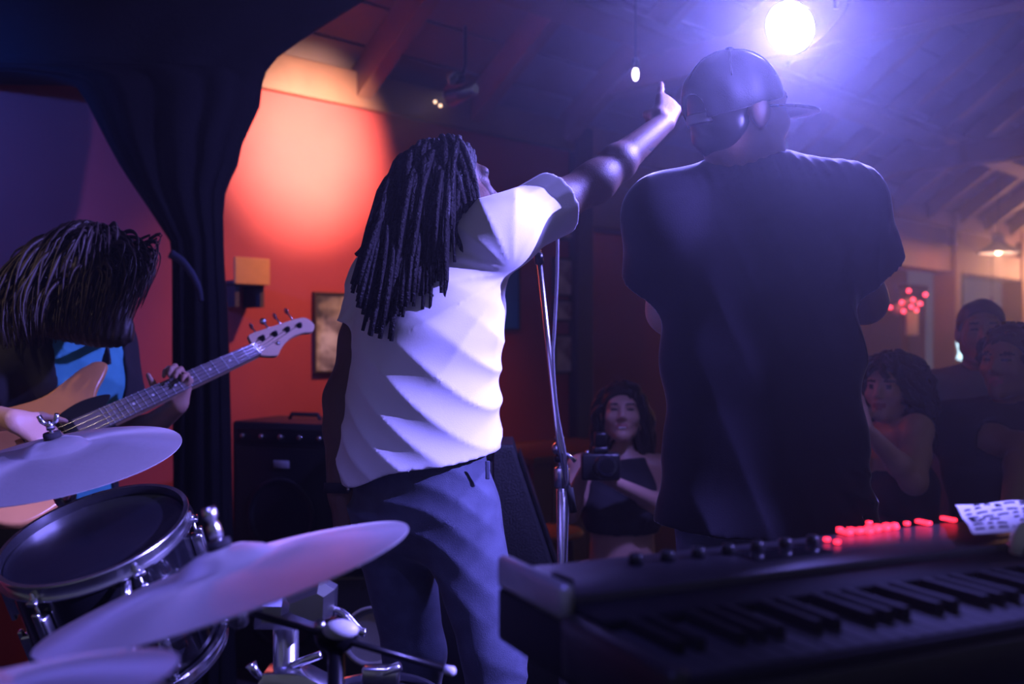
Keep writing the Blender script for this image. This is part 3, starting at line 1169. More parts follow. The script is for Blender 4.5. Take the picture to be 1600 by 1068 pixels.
# dreadlocks
cap1 = hair_cap(J['head'], RH, 1.0, M_['dread'], man, .006, .002, 'hair', .052, -.07, 5, .004)
P0, N0 = scalp(J['head'], RH, 1.05, rng, 215, .030, -.045)
order = np.argsort(P0[:, 0] + rng.uniform(-.02, .02, len(P0)))
bx = [553, 575, 600, 640, 700, 735, 752]
by = [470, 492, 512, 470, 432, 400, 352]
for rank, i in enumerate(order):
    u = (rank + .5) / len(order)
    ex = 553 + 181 * u ** 1.05 + rng.uniform(-12, 12)
    ey = np.interp(ex, bx, by) + rng.normal() * 20 - 8
    Yb = 2.145 + rng.uniform(-.035, .045) + max(0, (ex - 700)) * .0012
    if ex > 715:
        Yb += .03
    e = P(ex, ey, Yb)
    p0, nn = P0[i], N0[i]
    side = np.array([0, -.06, 0]) if nn[1] > -.2 else np.zeros(3)
    mid = nn * .032 + side * .5 + np.array([0, 0, .01])
    p2 = e + np.array([(J['head'][0] - e[0]) * .28, -.03, .19 + rng.uniform(-.03, .03)])
    c = bez(p0 - nn * .006, p0 + mid, p2, e, 12)
    r = rng.uniform(.0065, .0095)
    rr = r * np.concatenate([np.linspace(.8, 1, 5), np.linspace(1, .55, 7)]) * (1 + .1 * np.sin(np.arange(12) * 2.3 + i))
    mk('dreadlock', tube(c, rr, 6), M_['dread'], cap1)
# short front locks beside the face and stray locks off the back
for (a, b, c_, d_) in (((712, 216), (736, 232), (746, 290), (742, 352)), ((700, 212), (728, 240), (742, 310), (738, 372)), ((690, 212), (716, 262), (730, 330), (742, 390)), ((715, 218), (730, 262), (746, 322), (748, 345)),
                       ((706, 213), (722, 250), (742, 300), (734, 360)), ((720, 222), (738, 250), (748, 300), (750, 338)),
                       ((700, 330), (716, 375), (730, 392), (733, 425)), ((690, 340), (725, 380), (726, 400), (732, 420)), ((620, 300), (588, 350), (588, 370), (582, 362)),
                       ((610, 290), (582, 345), (580, 380), (556, 398)), ((612, 300), (590, 330), (586, 350), (584, 345)), ((600, 330), (575, 400), (572, 420), (566, 440)),
                       ((680, 400), (690, 425), (700, 420), (703, 440)), ((660, 400), (680, 430), (690, 425), (692, 420))):
    yy = 2.150 + (.02 if a[1] < 260 else 0)
    c = bez(P(*a, yy + .04), P(*b, yy - .03), P(*c_, yy - .01), P(*d_, yy), 12)
    mk('dreadlock', tube(c, np.linspace(.0075, .0045, 12), 6), M_['dread'], cap1)

# ================================================================== man in the cap
J = stand((.53, 2.1, 0), 0.05, 1.83)
J['hip'] = P(1197, 790, 2.14)
J['waist'] = P(1195, 680, 2.13)
J['chest'] = P(1190, 460, 2.13)
J['neck'] = P(1178, 268, 2.10)
J['sr'], J['sl'] = P(1318, 322, 2.10), P(1040, 338, 2.10)
J['er'], J['wr'] = P(1350, 470, 2.26), P(1262, 330, 2.40)
J['el'], J['wl'] = P(1046, 486, 2.27), P(1120, 560, 2.42)
J['hr'], J['hl'] = P(1262, 810, 2.14), P(1130, 815, 2.14)
J['kr'], J['kl'] = P(1272, 1100, 2.09), P(1115, 1105, 2.09)
J['ar'], J['al'] = np.array([.66, 2.06, .09]), np.array([.41, 2.06, .09])
J['head'] = P(1156, 182, 2.07)
J['hf'] = nrm([.92, .38, .10])
J['hu'] = nrm([-.03, -.03, 1])
J['hand_r'] = dict(d=nrm([-.55, .1, .75]), n=nrm([-.5, -.5, -.3]), s=nrm([.3, .2, .4]), curl=(55, 70, 40), thumb=(.4, .6, .6))
J['hand_l'] = dict(d=nrm([.9, .3, .1]), n=nrm([0, -.5, 1]), s=nrm([0, .6, .6]), curl=(30, 40, 25))
J2 = J
man2 = thing('person', (J['hip'][0], 2.1, 0), 'person in a cap and baggy dark T-shirt seen from behind under the blue light', 'person', 'musicians on the stage')
build_body(J, .0052, M_['skin'], man2, slim=-.016)
shx = nrm(J['sr'] - J['sl'])
stn = ([P(1197, 900, 2.13), P(1197, 815, 2.13), P(1196, 690, 2.13), P(1190, 560, 2.13), P(1184, 430, 2.13), P(1180, 350, 2.12), P(1178, 315, 2.11)],
       [(.232, .146), (.226, .146), (.205, .126), (.205, .124), (.206, .120), (.188, .100), (.160, .080)], shx)
f1 = fan_folds(P(1345, 300, 2.05), np.array([1.0, 0, 0]), Z, 8, .0065, 61, .45)
f2 = line_folds([.8, .1, .35], 34, .0060, 62, 1.8)
f4 = line_folds([.9, 0, .3], 120, .0045, 65, 1.0)
def shoulder_only(x, y, z):
    return f4(x, y, z) * np.clip((z - (1.27 + .30)) / .05, 0, 1)
f5 = line_folds([.3, 0, 1], 70, .0080, 66, 1.4)
def hem_only(x, y, z):
    return f5(x, y, z) * np.clip((1.08 - z) / .1, 0, 1) * np.clip((np.abs(x - .53) - .12) / .06, 0, 1)
wv2 = wob(92, 9)
build_shirt(J, .0055, M_['tee_black'], man2, 't_shirt', stations=stn, sl_r=(.082, .100), sleeve=.58, hem_pt=P(1197, 835, 2.06), hem_n=nrm([-.08, 0, -1]),
            folds=(f1, f2, shoulder_only, hem_only), sfolds=(f2,), hem_wave=lambda x, y, z: .006 * wv2(x, y, z), neck_r=.088)
build_trousers(J, .007, M_['denim'], man2, 'jeans', grow=.004, flare=.075, folds=(line_folds([.4, .1, .9], 45, .006, 71, 1.5),))
build_shoes(J, .008, M_['white'], man2)
RH = head_frame(J['hf'], J['hu'])
hc = J['head']
hair2 = hair_cap(hc, RH, 1.0, M_['hair_black'], man2, .006, -.003, 'hair', .035, -.085, 8, .003)
# cap: crown, brim, strap, button, seams
S = SDF(hc - .2, hc + .2, .0045)
S.ell(hc + RH @ np.array([0, -.014, .036]), (.092, .112, .100), RH, .01)
S.displace(lambda x, y, z: .0022 * wob(12, 45)(x, y, z), .03)
S.d = np.maximum(S.d, S.plane(hc + RH @ np.array([0, .0, .012]), RH @ nrm([0, .20, -1.0]))).astype(np.float32)
S.ell(hc + RH @ np.array([0, -.125, .012]), (.040, .05, .034), RH, .006, 'sub')
capt = mk('cap', S.mesh(1), M_['cap'], man2)
ob, nb = [], 18
top, bot = [], []
for i in range(nb + 1):
    a = math.radians(-78 + 156 * i / nb)
    xi, yi = .090 * math.sin(a), .098 * math.cos(a) - .006
    ext = .100 * max(0.0, math.cos(a * .88)) ** .55
    xo, yo = .088 * math.sin(a) * 1.02, yi + ext
    cz = lambda x, y: .018 - 1.4 * x * x - .12 * max(0, y - .09)
    top.append([(xi, yi - .012, cz(xi, yi)), (xo, yo, cz(xo, yo))])
bv, bf = [], []
for i in range(nb + 1):
    (a, b) = top[i]
    for t in np.linspace(0, 1, 5):
        bv.append([a[j] + (b[j] - a[j]) * t for j in range(3)])
bv = np.array(bv)
nt_ = len(bv)
bv2 = np.concatenate([bv, bv - np.array([0, 0, .005])])
for i in range(nb):
    for j in range(4):
        q = [i * 5 + j, (i + 1) * 5 + j, (i + 1) * 5 + j + 1, i * 5 + j + 1]
        bf.append(q)
        bf.append([x + nt_ for x in q[::-1]])
    q = [i * 5 + 4, (i + 1) * 5 + 4]
    bf.append([q[0], q[1], q[1] + nt_, q[0] + nt_])
    q = [i * 5, (i + 1) * 5]
    bf.append([q[1], q[0], q[0] + nt_, q[1] + nt_])
mk('brim', xf((bv2, bf), RH, hc), M_['cap'], capt)
st_p = [hc + RH @ np.array([.062 * math.cos(math.radians(t)) * (1), -.014 - .108 * math.sin(math.radians(t)), -.006]) for t in np.linspace(30, 150, 13)]
mk('strap', tube(np.array(st_p), .011, 8, True, .22, RH @ np.array([0, 0, 1.0])), M_['skirt'], capt)
mk('button', ball(hc + RH @ np.array([0, -.014, .137]), (.010, .010, .006), 8), M_['cap'], capt)
for a in range(3):
    th = math.pi * a / 3 + math.pi / 6
    arc = [hc + RH @ (np.array([0, -.014, .036]) + 1.004 * np.array([.092 * math.sin(p) * math.cos(th), .112 * math.sin(p) * math.sin(th), .100 * math.cos(p)])) for p in np.linspace(-1.25, 1.25, 22)]
    mk('seam', tube(np.array(arc), .0016, 5), M_['cap'], capt)
# microphone held up in front of him
mw = J['wr'] + nrm([-.55, .1, .75]) * .085 + np.array([-.02, -.01, 0])
mc = thing('microphone', mw, 'handheld microphone held in front of the person in the cap', 'microphone')
R = frame_from(nrm([-.1, -.25, .9]))
mk('handle', xf(lathe([(.010, -.11), (.011, -.10), (.016, .06), (.020, .065)], 16), R, mw), M_['black'], mc)
mk('grille', xf(ball((0, 0, .088), (.026, .026, .028), 10), R, mw), M_['steel'], mc)

# ================================================================== bass player
J = stand((-1.17, 2.68, 0), math.radians(-128), 1.72)
J['hip'] = P(85, 790, 2.92)
J['waist'] = P(88, 695, 2.92)
J['chest'] = P(98, 585, 2.90)
J['neck'] = P(110, 492, 2.86)
J['head'] = P(138, 428, 2.74)
J['hf'] = nrm([.62, -.55, -.62])
J['hu'] = nrm([.50, -.45, .75])
J['sr'], J['sl'] = P(28, 540, 2.78), P(160, 535, 3.02)
J['er'], J['wr'] = P(-75, 650, 2.58), P(20, 655, 2.44)
J['el'], J['wl'] = P(205, 690, 3.02), P(278, 634, 2.90)
J['hr'], J['hl'] = P(55, 805, 2.86), P(118, 805, 3.0)
for q, x, y in (('r', -1.30, 2.86), ('l', -1.16, 3.04)):
    J['k' + q] = np.array([x + .05, y - .02, .46])
    J['a' + q] = np.array([x, y, .09])
J['hand_r'] = dict(d=nrm([.75, .2, -.45]), n=nrm([-.55, .55, -.5]), s=nrm([.1, -.2, .8]), curl=(25, 35, 25))
ND = nrm(P(440, 527, 3.20) - P(190, 642, 2.72))      # bass neck direction
J['hand_l'] = dict(d=nrm([.08, .12, .9]), n=nrm([-.1, -.8, .5]), s=nrm([-.6, -.5, -.2]), curl=(55, 62, 40), thumb=(.2, .5, .7))
J3 = J
man3 = thing('person', (J['hip'][0], 2.92, 0), 'person with long hair over the face in a teal shirt playing bass guitar', 'person', 'musicians on the stage')
# fretting hand: palm below the neck, four fingers folded over the fretboard
build_body(J, .005, M_['skin_light'], man3)
build_shirt(J, .006, M_['teal'], man3, 'shirt', grow=.022, sleeve_f={'r': .62, 'l': .62}, sl_r=(.070, .075), hem_pt=J['hip'] - Z * .06, folds=(line_folds([.8, .3, .2], 40, .008, 81, 1.6), line_folds([.2, .3, .9], 36, .006, 83, 1.4)), neck_r=.08)
fb = nrm(np.cross(Z, nrm(J['sr'] - J['sl'])))
fb = fb if fb[1] < 0 else -fb
sb = nrm(np.cross(fb, Z))
def open_front(S, c=J['chest']):
    g = S.grid()
    lat = np.abs((g[0] - c[0]) * sb[0] + (g[1] - c[1]) * sb[1] + 0 * g[2])
    fr_ = (g[0] - c[0]) * fb[0] + (g[1] - c[1]) * fb[1]
    slab = np.maximum(lat - .115, -fr_ + .0 * g[2])
    S.d = np.maximum(S.d, -slab).astype(np.float32)
build_shirt(J, .007, M_['dark_cloth'], man3, 'open_jacket', grow=.032, sleeve_f={'r': .72, 'l': .72}, sl_r=(.078, .084), hem_pt=J['hip'] - Z * .10, folds=(line_folds([.2, .3, .9], 36, .006, 87, 1.4),), neck_r=.10, post=open_front)
build_trousers(J, .009, M_['denim_dark'], man3, 'jeans')
build_shoes(J, .01, M_['blackbox'], man3)
RH = head_frame(J['hf'], J['hu'])
cap3 = hair_cap(J['head'], RH, 1.04, M_['hair_brown'], man3, .007, .006, 'hair', .075, -.11, 15, .004)
S = SDF(P(128, 440, 2.72) - .36, P(128, 440, 2.72) + .36, .007)
S.seg(P(132, 402, 2.74), P(134, 425, 2.74), (.098, .098), (.148, .115), [1, 0, 0], .03)
S.seg(P(134, 425, 2.74), P(105, 505, 2.70), (.152, .112), (.185, .055), [1, 0, 0], .04)
S.displace(lambda x, y, z: .0035 * np.sin(x * 330 + 5 * wob(4, 9)(x, y, z)) + .006 * wob(6, 22)(x, y, z), .04)
mk('hair_mass', S.mesh(1), M_['hair_brown'], cap3)
P0, N0 = scalp(J['head'], RH, 1.10, rng, 760, .09, -.05)
parts = []
order = np.argsort(P0[:, 0] + .25 * P0[:, 1])
for rank, i in enumerate(order):
    u = (rank + .5) / len(order)
    ex = -6 + 230 * u + rng.uniform(-14, 14)
    ey = np.interp(ex, [-10, 40, 90, 150, 200, 240], [545, 548, 535, 528, 505, 455]) - abs(rng.normal()) * 24
    Ye = 2.64 + rng.uniform(-.06, .12)
    if ex < 70:
        Ye -= .02
    e = P(ex, ey, Ye)
    p0, nn = P0[i], N0[i]
    wx = np.interp(u, [0, 1], [-.05, .085])
    p1 = p0 + nn * .055 + np.array([0, 0, .008])
    p2 = e + np.array([wx, -.01, .17])
    c = bez(p0 - nn * .01, p1, p2, e, 13)
    c[4:] += np.sin(np.linspace(0, 5 + rng.uniform(0, 3), 9))[:, None] * np.array([.006, .003, 0]) * rng.uniform(-1, 1)
    r = rng.uniform(.0028, .0075)
    rr = r * np.concatenate([np.linspace(.8, 1, 5), np.linspace(1, .12, 8)])
    parts.append(tube(c, rr, 6, True, .6))
hl = mk('hair_locks', join(*parts), M_['hair_brown'], cap3)
hl['kind'] = 'stuff'

# ---- the bass guitar
def bass():
    nut = P(400, 547, 3.08)
    joint = P(150, 660, 2.72)
    X = nrm(nut - joint)                              # along the neck
    Nf = nrm(np.array([.48, -.66, .55]))
    Nf = nrm(Nf - X * np.dot(Nf, X))                  # front face normal
    Yb = np.cross(Nf, X)                              # across, upward
    if Yb[2] < 0:
        Yb = -Yb
    Rb = np.stack([X, Yb, np.cross(X, Yb)], 1)
    if np.dot(Rb[:, 2], Nf) < 0:
        Rb[:, 2] *= -1
        Rb[:, 1] *= 1
    t = joint
    L = np.linalg.norm(nut - joint)
    b = thing('bass_guitar', t - np.array([0, 0, .2]), 'amber four-string bass guitar with pale headstock held by the long-haired player', 'guitar')
    out = spline([(.02, .034), (.055, .085), (.105, .125), (.125, .150), (.105, .172), (.06, .172), (.0, .155), (-.08, .135), (-.19, .150), (-.29, .175), (-.36, .130), (-.385, .02), (-.365, -.10), (-.30, -.165), (-.20, -.165), (-.10, -.130), (0, -.135), (.075, -.165), (.125, -.150), (.125, -.11), (.06, -.075), (.03, -.035)], 5)[:, :2]
    def flip(vf):
        v, f = xf(vf, Rb, t)
        return v, f
    bd = mk('body', flip(prism([tuple(q) for q in out], -.040, 0.0, .010, 3)), M_['amber_wood'], b, True, sharp=40)
    pg = spline([(.05, .034), (.075, .06), (.0, .075), (-.08, .06), (-.15, .02), (-.21, -.02), (-.24, -.09), (-.18, -.13), (-.08, -.10), (.0, -.105), (.07, -.13), (.10, -.125), (.055, -.06), (.04, -.034)], 4)[:, :2]
    mk('pickguard', flip(prism([tuple(q) for q in pg], .0005, .004, .001, 1)), M_['black'], bd, False)
    for x in (-.07, -.17):
        pk = mk('pickup', flip(box((x - .016, -.045, .004), (x + .016, .045, .014), .003)), M_['black'], bd)
    mk('bridge', flip(box((-.305, -.042, .0), (-.255, .042, .014), .003)), M_['chrome'], bd)
    for y in (-.10, -.125, -.14):
        mk('knob', flip(xf(lathe([(.011, 0), (.011, .014), (.009, .018)], 14), None, (-.22 - (y + .1) * 1.5, y, .004))), M_['chrome'], bd)
    # neck: tapered beam and fretboard
    def beam(x0, x1, w0, w1, z0, z1):
        v = [(x0, -w0, z0), (x1, -w1, z0), (x1, w1, z0), (x0, w0, z0), (x0, -w0, z1), (x1, -w1, z1), (x1, w1, z1), (x0, w0, z1)]
        return np.array(v, float), [[3, 2, 1, 0], [4, 5, 6, 7], [0, 1, 5, 4], [1, 2, 6, 5], [2, 3, 7, 6], [3, 0, 4, 7]]
    nk = mk('neck', flip(beam(-.02, L, .030, .021, -.014, .006)), M_['maple'], b, False)
    mk('fretboard', flip(beam(-.06, L, .031, .0215, .006, .012)), M_['fretboard'], nk, False)
    scale = .864 * L / .62
    fx = [L - (scale - scale / 2 ** (k / 12)) for k in range(0, 21)]
    for k in range(1, 21):
        w = .0215 + (.031 - .0215) * (L - fx[k]) / (L + .06)
        mk('fret', flip(box((fx[k] - .0014, -w, .012), (fx[k] + .0014, w, .0138))), M_['fret_wire'], nk, False)
    for k in (3, 5, 7, 9, 12, 15):
        x = (fx[k] + fx[k - 1]) / 2
        mk('fret_marker', flip(xf(lathe([(.0042, 0), (.0042, .0006)], 12), None, (x, 0, .012))), M_['white'], nk, False)
    hd = spline([(L, -.021), (L + .02, -.034), (L + .05, -.045), (L + .075, -.030), (L + .12, -.012), (L + .17, -.012), (L + .205, -.022), (L + .228, -.004), (L + .222, .026), (L + .195, .040), (L + .10, .050), (L + .015, .056), (L + .003, .040), (L, .021)], 4)[:, :2]
    h_ = mk('headstock', flip(prism([tuple(q) for q in hd], -.012, .004, .002, 1)), M_['maple'], b, False)
    mk('nut', flip(box((L - .003, -.0215, .004), (L + .003, .0215, .015))), M_['white'], nk, False)
    for k in range(4):
        x = L + .040 + k * .046
        y = .032 - k * .004
        tp = mk('tuner_post', flip(xf(lathe([(.010, 0), (.010, .003), (.006, .004), (.006, .014)], 14), None, (x, y - .006, .004))), M_['blackmetal'], h_)
        mk('tuner_shaft', flip(tube([(x, .045, -.004), (x, .075, -.004)], .003, 8)), M_['chrome'], h_)
        mk('tuner_key', flip(xf(ball((0, 0, 0), (.003 if k != 1 else .012, .011, .011), 8), None, (x, .082, -.004))), M_['chrome'], h_)
        ys = .015 - k * .010
        mk('string', flip(tube([(-.28, ys * 1.8, .016), (L, ys, .0155), (x, y - .006, .012)], .0011, 5)), M_['steel'], b)
    mk('string_tree', flip(xf(lathe([(.006, 0), (.006, .006)], 10), None, (L + .075, -.012, .004))), M_['chrome'], h_)
    # strap
    a = flip((np.array([[.120, .158, -.02]]), []))[0][0]
    sp = spline([a, a + np.array([-.015, .02, .06]), P(165, 530, 2.74), P(140, 495, 2.80)], 6)
    mk('strap', tube(sp, .022, 8, True, .12, [0.9, .2, .3]), M_['black'], b)
    mk('strap_button', ball(a, .009, 8), M_['chrome'], b)
    return Rb, t, L
RB, TB, LB = bass()

# ================================================================== the audience
def simple_hair(J, m, parent, length, width, seed, n=120, wave=.012, front=.045, fwd=0.0, rad=.009, cut=.055):
    r2 = np.random.RandomState(seed)
    R = head_frame(J['hf'], J['hu'])
    sc = J['k'] ** .5 * .97
    cp = hair_cap(J['head'], R, sc, m, parent, .008, .004, 'hair', cut, -.075, seed, .004)
    if n:
        P0, N0 = scalp(J['head'], R, sc * 1.07, r2, n, front, -.05)
        parts = []
        for p0, nn in zip(P0, N0):
            q = R.T @ nn
            sidev = R[:, 0] * (np.sign(q[0]) * width * (0.55 + .45 * abs(q[0]))) - R[:, 1] * (.05 - fwd)
            e = J['head'] + sidev - Z * (length * r2.uniform(.7, 1.05))
            c = bez(p0 - nn * .008, p0 + nn * .05 + Z * .01, e + Z * length * .55 + sidev * .12, e, 12)
            ph = r2.uniform(0, 6)
            c[3:] += np.sin(np.linspace(0, 9, 9) + ph)[:, None] * np.array([wave, wave * .6, 0])
            rr = rad * r2.uniform(.7, 1.3) * np.concatenate([np.linspace(.8, 1, 5), np.linspace(1, .2, 7)])
            parts.append(tube(c, rr, 5, True))
        o = mk('hair_locks', join(*parts), m, cp)
        o['kind'] = 'stuff'
    return cp


# ---- woman with a camera
YW = 3.62
J = stand((P(972, 0, YW)[0], YW, GROUND), math.pi - .06, 1.60, True)
hz = P(972, 646, YW)
dz = hz[2] - J['head'][2]
for q in ('head', 'neck', 'sr', 'sl', 'chest', 'waist', 'hip', 'hr', 'hl'):
    J[q] = J[q] + np.array([0, 0, dz])
J['hf'] = nrm([-.10, -1, .16])
J['head'] = hz
J['er'], J['wr'] = P(888, 800, YW - .08), P(912, 738, YW - .20)
J['el'], J['wl'] = P(1058, 800, YW - .06), P(958, 752, YW - .22)
J['hand_r'] = dict(d=nrm([.5, -.2, .6]), n=nrm([.7, .1, -.4]), s=nrm([0, -.6, .6]), curl=(40, 45, 30))
J['hand_l'] = dict(d=nrm([-.8, -.1, .3]), n=nrm([0, .2, 1]), s=nrm([0, -1, 0]), curl=(35, 40, 25))
wom = thing('person', (J['base'][0], YW, GROUND), 'smiling long-haired person in a black tank top holding a camera', 'person', 'people in the audience')
build_body(J, .0065, M_['skin_light'], wom)
RHw = head_frame(J['hf'], J['hu'])
mk('teeth', xf(box((-.014, .080, -.0615), (.014, .0935, -.0565), .0015), RHw * .97, J['head']), M_['teeth'], wom)
build_shirt(J, .008, M_['dark_cloth'], wom, 'tank_top', grow=.008, sleeve=0, hem_pt=P(972, 830, YW), arms='', stations=None, neck_r=.12, folds=(line_folds([.5, .1, .8], 50, .004, 5),))
build_trousers(J, .010, M_['skirt'], wom, 'skirt', grow=.02, waist=J['hip'] + Z * .10)
build_shoes(J, .012, M_['dark_cloth'], wom)
simple_hair(J, M_['hair_brown'], wom, .40, .095, 31, 150, .010, .035, 0.03)
cw = P(938, 728, YW - .26)
cm = thing('camera', cw, 'black photo camera in the hands of the smiling person', 'camera')
mk('camera_body', xf(box((-.065, -.03, -.045), (.065, .03, .045), .008), None, cw), M_['black'], cm)
mk('viewfinder', xf(box((-.025, -.028, .045), (.025, .025, .068), .006), None, cw), M_['black'], cm)
mk('flash', xf(box((-.020, -.03, .068), (.020, .02, .115), .006), None, cw), M_['blackmetal'], cm)
R = frame_from([.1, -1, .2])
ln = mk('camera_lens', xf(lathe([(.036, 0), (.036, .05), (.040, .052), (.040, .085), (.034, .086)], 24), R, cw + np.array([.005, -.025, -.003])), M_['blackmetal'], cm)
mk('lens_glass', xf(lathe([(.0001, .084), (.031, .0865), (.033, .086)], 24), R, cw + np.array([.005, -.025, -.003])), M_['glass_dark'], ln)
mk('shutter_button', ball(cw + np.array([-.045, -.01, .048]), .008, 8), M_['steel'], cm)

# ---- person with curly hair and bare shoulders
YG = 3.25
J = stand((P(1440, 0, YG)[0], YG + .10, GROUND), math.radians(118), 1.60, True)
hz = P(1392, 606, YG)
d = hz - J['head']
for q in ('head', 'neck', 'sr', 'sl', 'chest', 'waist'):
    J[q] = J[q] + d
for q in ('hip', 'hr', 'hl', 'kr', 'kl', 'ar', 'al'):
    J[q] = J[q] + np.array([d[0], d[1], d[2] if q in ('hip', 'hr', 'hl') else 0])
J['hf'] = nrm([-.72, -.70, -.02])
J['sl'] = P(1432, 672, YG - .12)
J['el'], J['wl'] = P(1428, 752, YG - .22), P(1352, 668, YG - .30)
J['er'], J['wr'] = P(1350, 780, YG + .06), P(1345, 690, YG - .05)
J['hand_l'] = dict(d=nrm([-.5, -.1, .7]), n=nrm([-.4, .8, 0]), s=nrm([.5, 0, .5]), curl=(50, 55, 35))
J['hand_r'] = dict(d=nrm([-.4, -.1, .8]), n=nrm([.4, -.8, 0]), s=nrm([0, .3, .7]), curl=(40, 45, 35))
gi = thing('person', (J['base'][0], YG, GROUND), 'curly-haired person with bare shoulders behind the person in the cap', 'person', 'people in the audience')
build_body(J, .0075, M_['skin_light'], gi)
build_shirt(J, .009, M_['dark_cloth'], gi, 'strapless_top', grow=.010, sleeve=0, hem_pt=J['hip'] - Z * .05, arms='', neck_r=.14,
            stations=([J['hip'] - Z * .12, J['waist'], J['chest'] + Z * .0], [(.18, .13), (.135, .105), (.150, .115)], J['r']))
build_trousers(J, .012, M_['denim_dark'], gi)
build_shoes(J, .012, M_['dark_cloth'], gi)
simple_hair(J, M_['hair_brown'], gi, .19, .125, 37, 190, .020, .05, 0.02, .011)

# ---- man in grey shirt
YM = 3.75
J = stand((P(1530, 0, YM)[0], YM, GROUND), math.radians(160), 1.86)
hz = P(1533, 520, YM)
J['hf'] = nrm([-.35, -1, .05])
d = hz - J['head']
for q in ('head', 'neck', 'sr', 'sl', 'chest', 'waist', 'hip', 'hr', 'hl'):
    J[q] = J[q] + d
gm = thing('person', (J['base'][0], YM, GROUND), 'tall short-haired person in a grey shirt near the right post', 'person', 'people in the audience')
build_body(J, .008, M_['skin'], gm)
build_shirt(J, .009, M_['grey_cloth'], gm, 'shirt', grow=.022, sleeve=.6, hem_pt=J['hip'] - Z * .08, folds=(line_folds([.3, .1, .9], 40, .005, 15),))
build_trousers(J, .012, M_['denim_dark'], gm)
build_shoes(J, .012, M_['dark_cloth'], gm)
simple_hair(J, M_['hair_black'], gm, .1, .05, 41, 0)

# ---- man in dark clothes nearer on the right
YD = 3.20
J = stand((P(1592, 0, YD)[0], YD, GROUND), math.radians(150), 1.74)
hz = P(1578, 566, YD)
J['hf'] = nrm([-.8, -.6, .0])
d = hz - J['head']
for q in ('head', 'neck', 'sr', 'sl', 'chest', 'waist', 'hip', 'hr', 'hl'):
    J[q] = J[q] + d
J['er'], J['wr'] = P(1600, 700, YD - .15), P(1578, 790, YD - .35)
dm = thing('person', (J['base'][0], YD, GROUND), 'person in dark clothes at the right edge in front of the grey-shirted one', 'person', 'people in the audience')
build_body(J, .008, M_['skin'], dm)
build_shirt(J, .009, M_['dark_cloth'], dm, 'shirt', grow=.024, sleeve=.6, hem_pt=J['hip'] - Z * .08, folds=(line_folds([.3, .1, .9], 40, .005, 16),))
build_trousers(J, .012, M_['denim_dark'], dm)
build_shoes(J, .012, M_['dark_cloth'], dm)
simple_hair(J, M_['hair_black'], dm, .12, .07, 43, 60, .012, .05, 0, .012)

# ================================================================== drums
def disc_normal(px, py, roll, ratio):
    """normal of a disc seen as an ellipse with that roll (degrees, right side up) and minor/major ratio"""
    v = nrm(np.array([-(px - 800) / F, -1.0, (py - 534) / F]))      # towards the camera
    up = nrm(Z - v * np.dot(Z, v))
    rt = np.cross(up, v)
    if rt[0] < 0:
        rt = -rt
    a = math.radians(roll)
    u2 = up * math.cos(a) - rt * math.sin(a)
    return nrm(u2 * math.sqrt(1 - ratio * ratio) + v * ratio)


def cymbal(name, c, n, r, label, bell=.062, bow=.030):
    R = frame_from(n, [1, 0, 0])
    prof = [(.006, bow + .020), (bell * .5, bow + .017), (bell * .85, bow + .008), (bell, bow), (bell * 1.12, bow - .003)]
    for t in np.linspace(.2, 1, 12):
        rr = bell * 1.12 + (r - bell * 1.12) * t
        prof.append((rr, (bow - .003) * (1 - t ** 1.6)))
    low = [(a, b - .0016) for a, b in prof[::-1]]
    o = mk(name, xf(lathe(prof + low, 72, True), R, c), M_['cymbal'], None, True, sharp=50)
    return tag(o, label, 'cymbal', 'cymbals of the drum kit'), R


def wing_nut(parent, c, R):
    b = mk('wing_nut', xf(lathe([(.008, 0), (.008, .012), (.005, .016)], 12), R, c), M_['chrome'], parent)
    for s in (-1, 1):
        mk('wing', xf(tube([(s * .006, 0, .010), (s * .014, 0, .018), (s * .018, 0, .030)], [.004, .0055, .005], 8), R, c), M_['chrome'], b)
    return b


def tripod(parent, base, r, hgt, mt, yaw=0.3):
    for i in range(3):
        a = yaw + i * 2 * math.pi / 3
        foot = np.array([base[0] + r * math.cos(a), base[1] + r * math.sin(a), .014])
        lg = mk('leg', tube([np.array([base[0], base[1], hgt]), foot], .010, 8), mt, parent)
        mk('rubber_foot', ball(foot, (.016, .016, .013), 8), M_['rubber'], lg)


# ---- ride cymbal
NR = disc_normal(90, 695, 11, .235)
CR = P(86, 700, 1.93) - NR * .03
_, RR_ = cymbal('ride_cymbal', CR, NR, .232, 'bronze cymbal in front of the bass guitar body, wing nut on top')
TR = P(101, 770, 1.93)
rs = thing('cymbal_stand', (TR[0], TR[1] + .02, 0), 'chrome cymbal stand behind the black tom, under the cymbal by the bass', 'stand', 'cymbal stands')
top = CR + NR * .085
mk('rod', tube([TR, CR + NR * .02, top], .0045, 10), M_['chrome'], rs)
mk('felt', xf(lathe([(.016, 0), (.017, .004), (.016, .010)], 16), RR_, CR + NR * .052), M_['dark_cloth'], rs)
wing_nut(rs, CR + NR * .068, RR_)
tl = mk('tilter', ball(TR, (.022, .020, .030), 12), M_['chrome'], rs)
mk('wing_screw', tube([TR + np.array([.018, -.005, .012]), TR + np.array([.050, -.010, .016])], [.005, .010], 10), M_['chrome'], tl)
mk('collar', lathe([(.016, 0), (.019, .004), (.019, .020), (.016, .024)], 18)[0:2] and xf(lathe([(.016, 0), (.019, .004), (.019, .020), (.016, .024)], 18), None, TR - Z * .062), M_['chrome'], rs)
mk('pole', tube([TR - Z * .02, np.array([TR[0], TR[1], .25])], .0125, 14), M_['chrome'], rs)
tripod(rs, TR, .28, .42, M_['chrome'], .9)

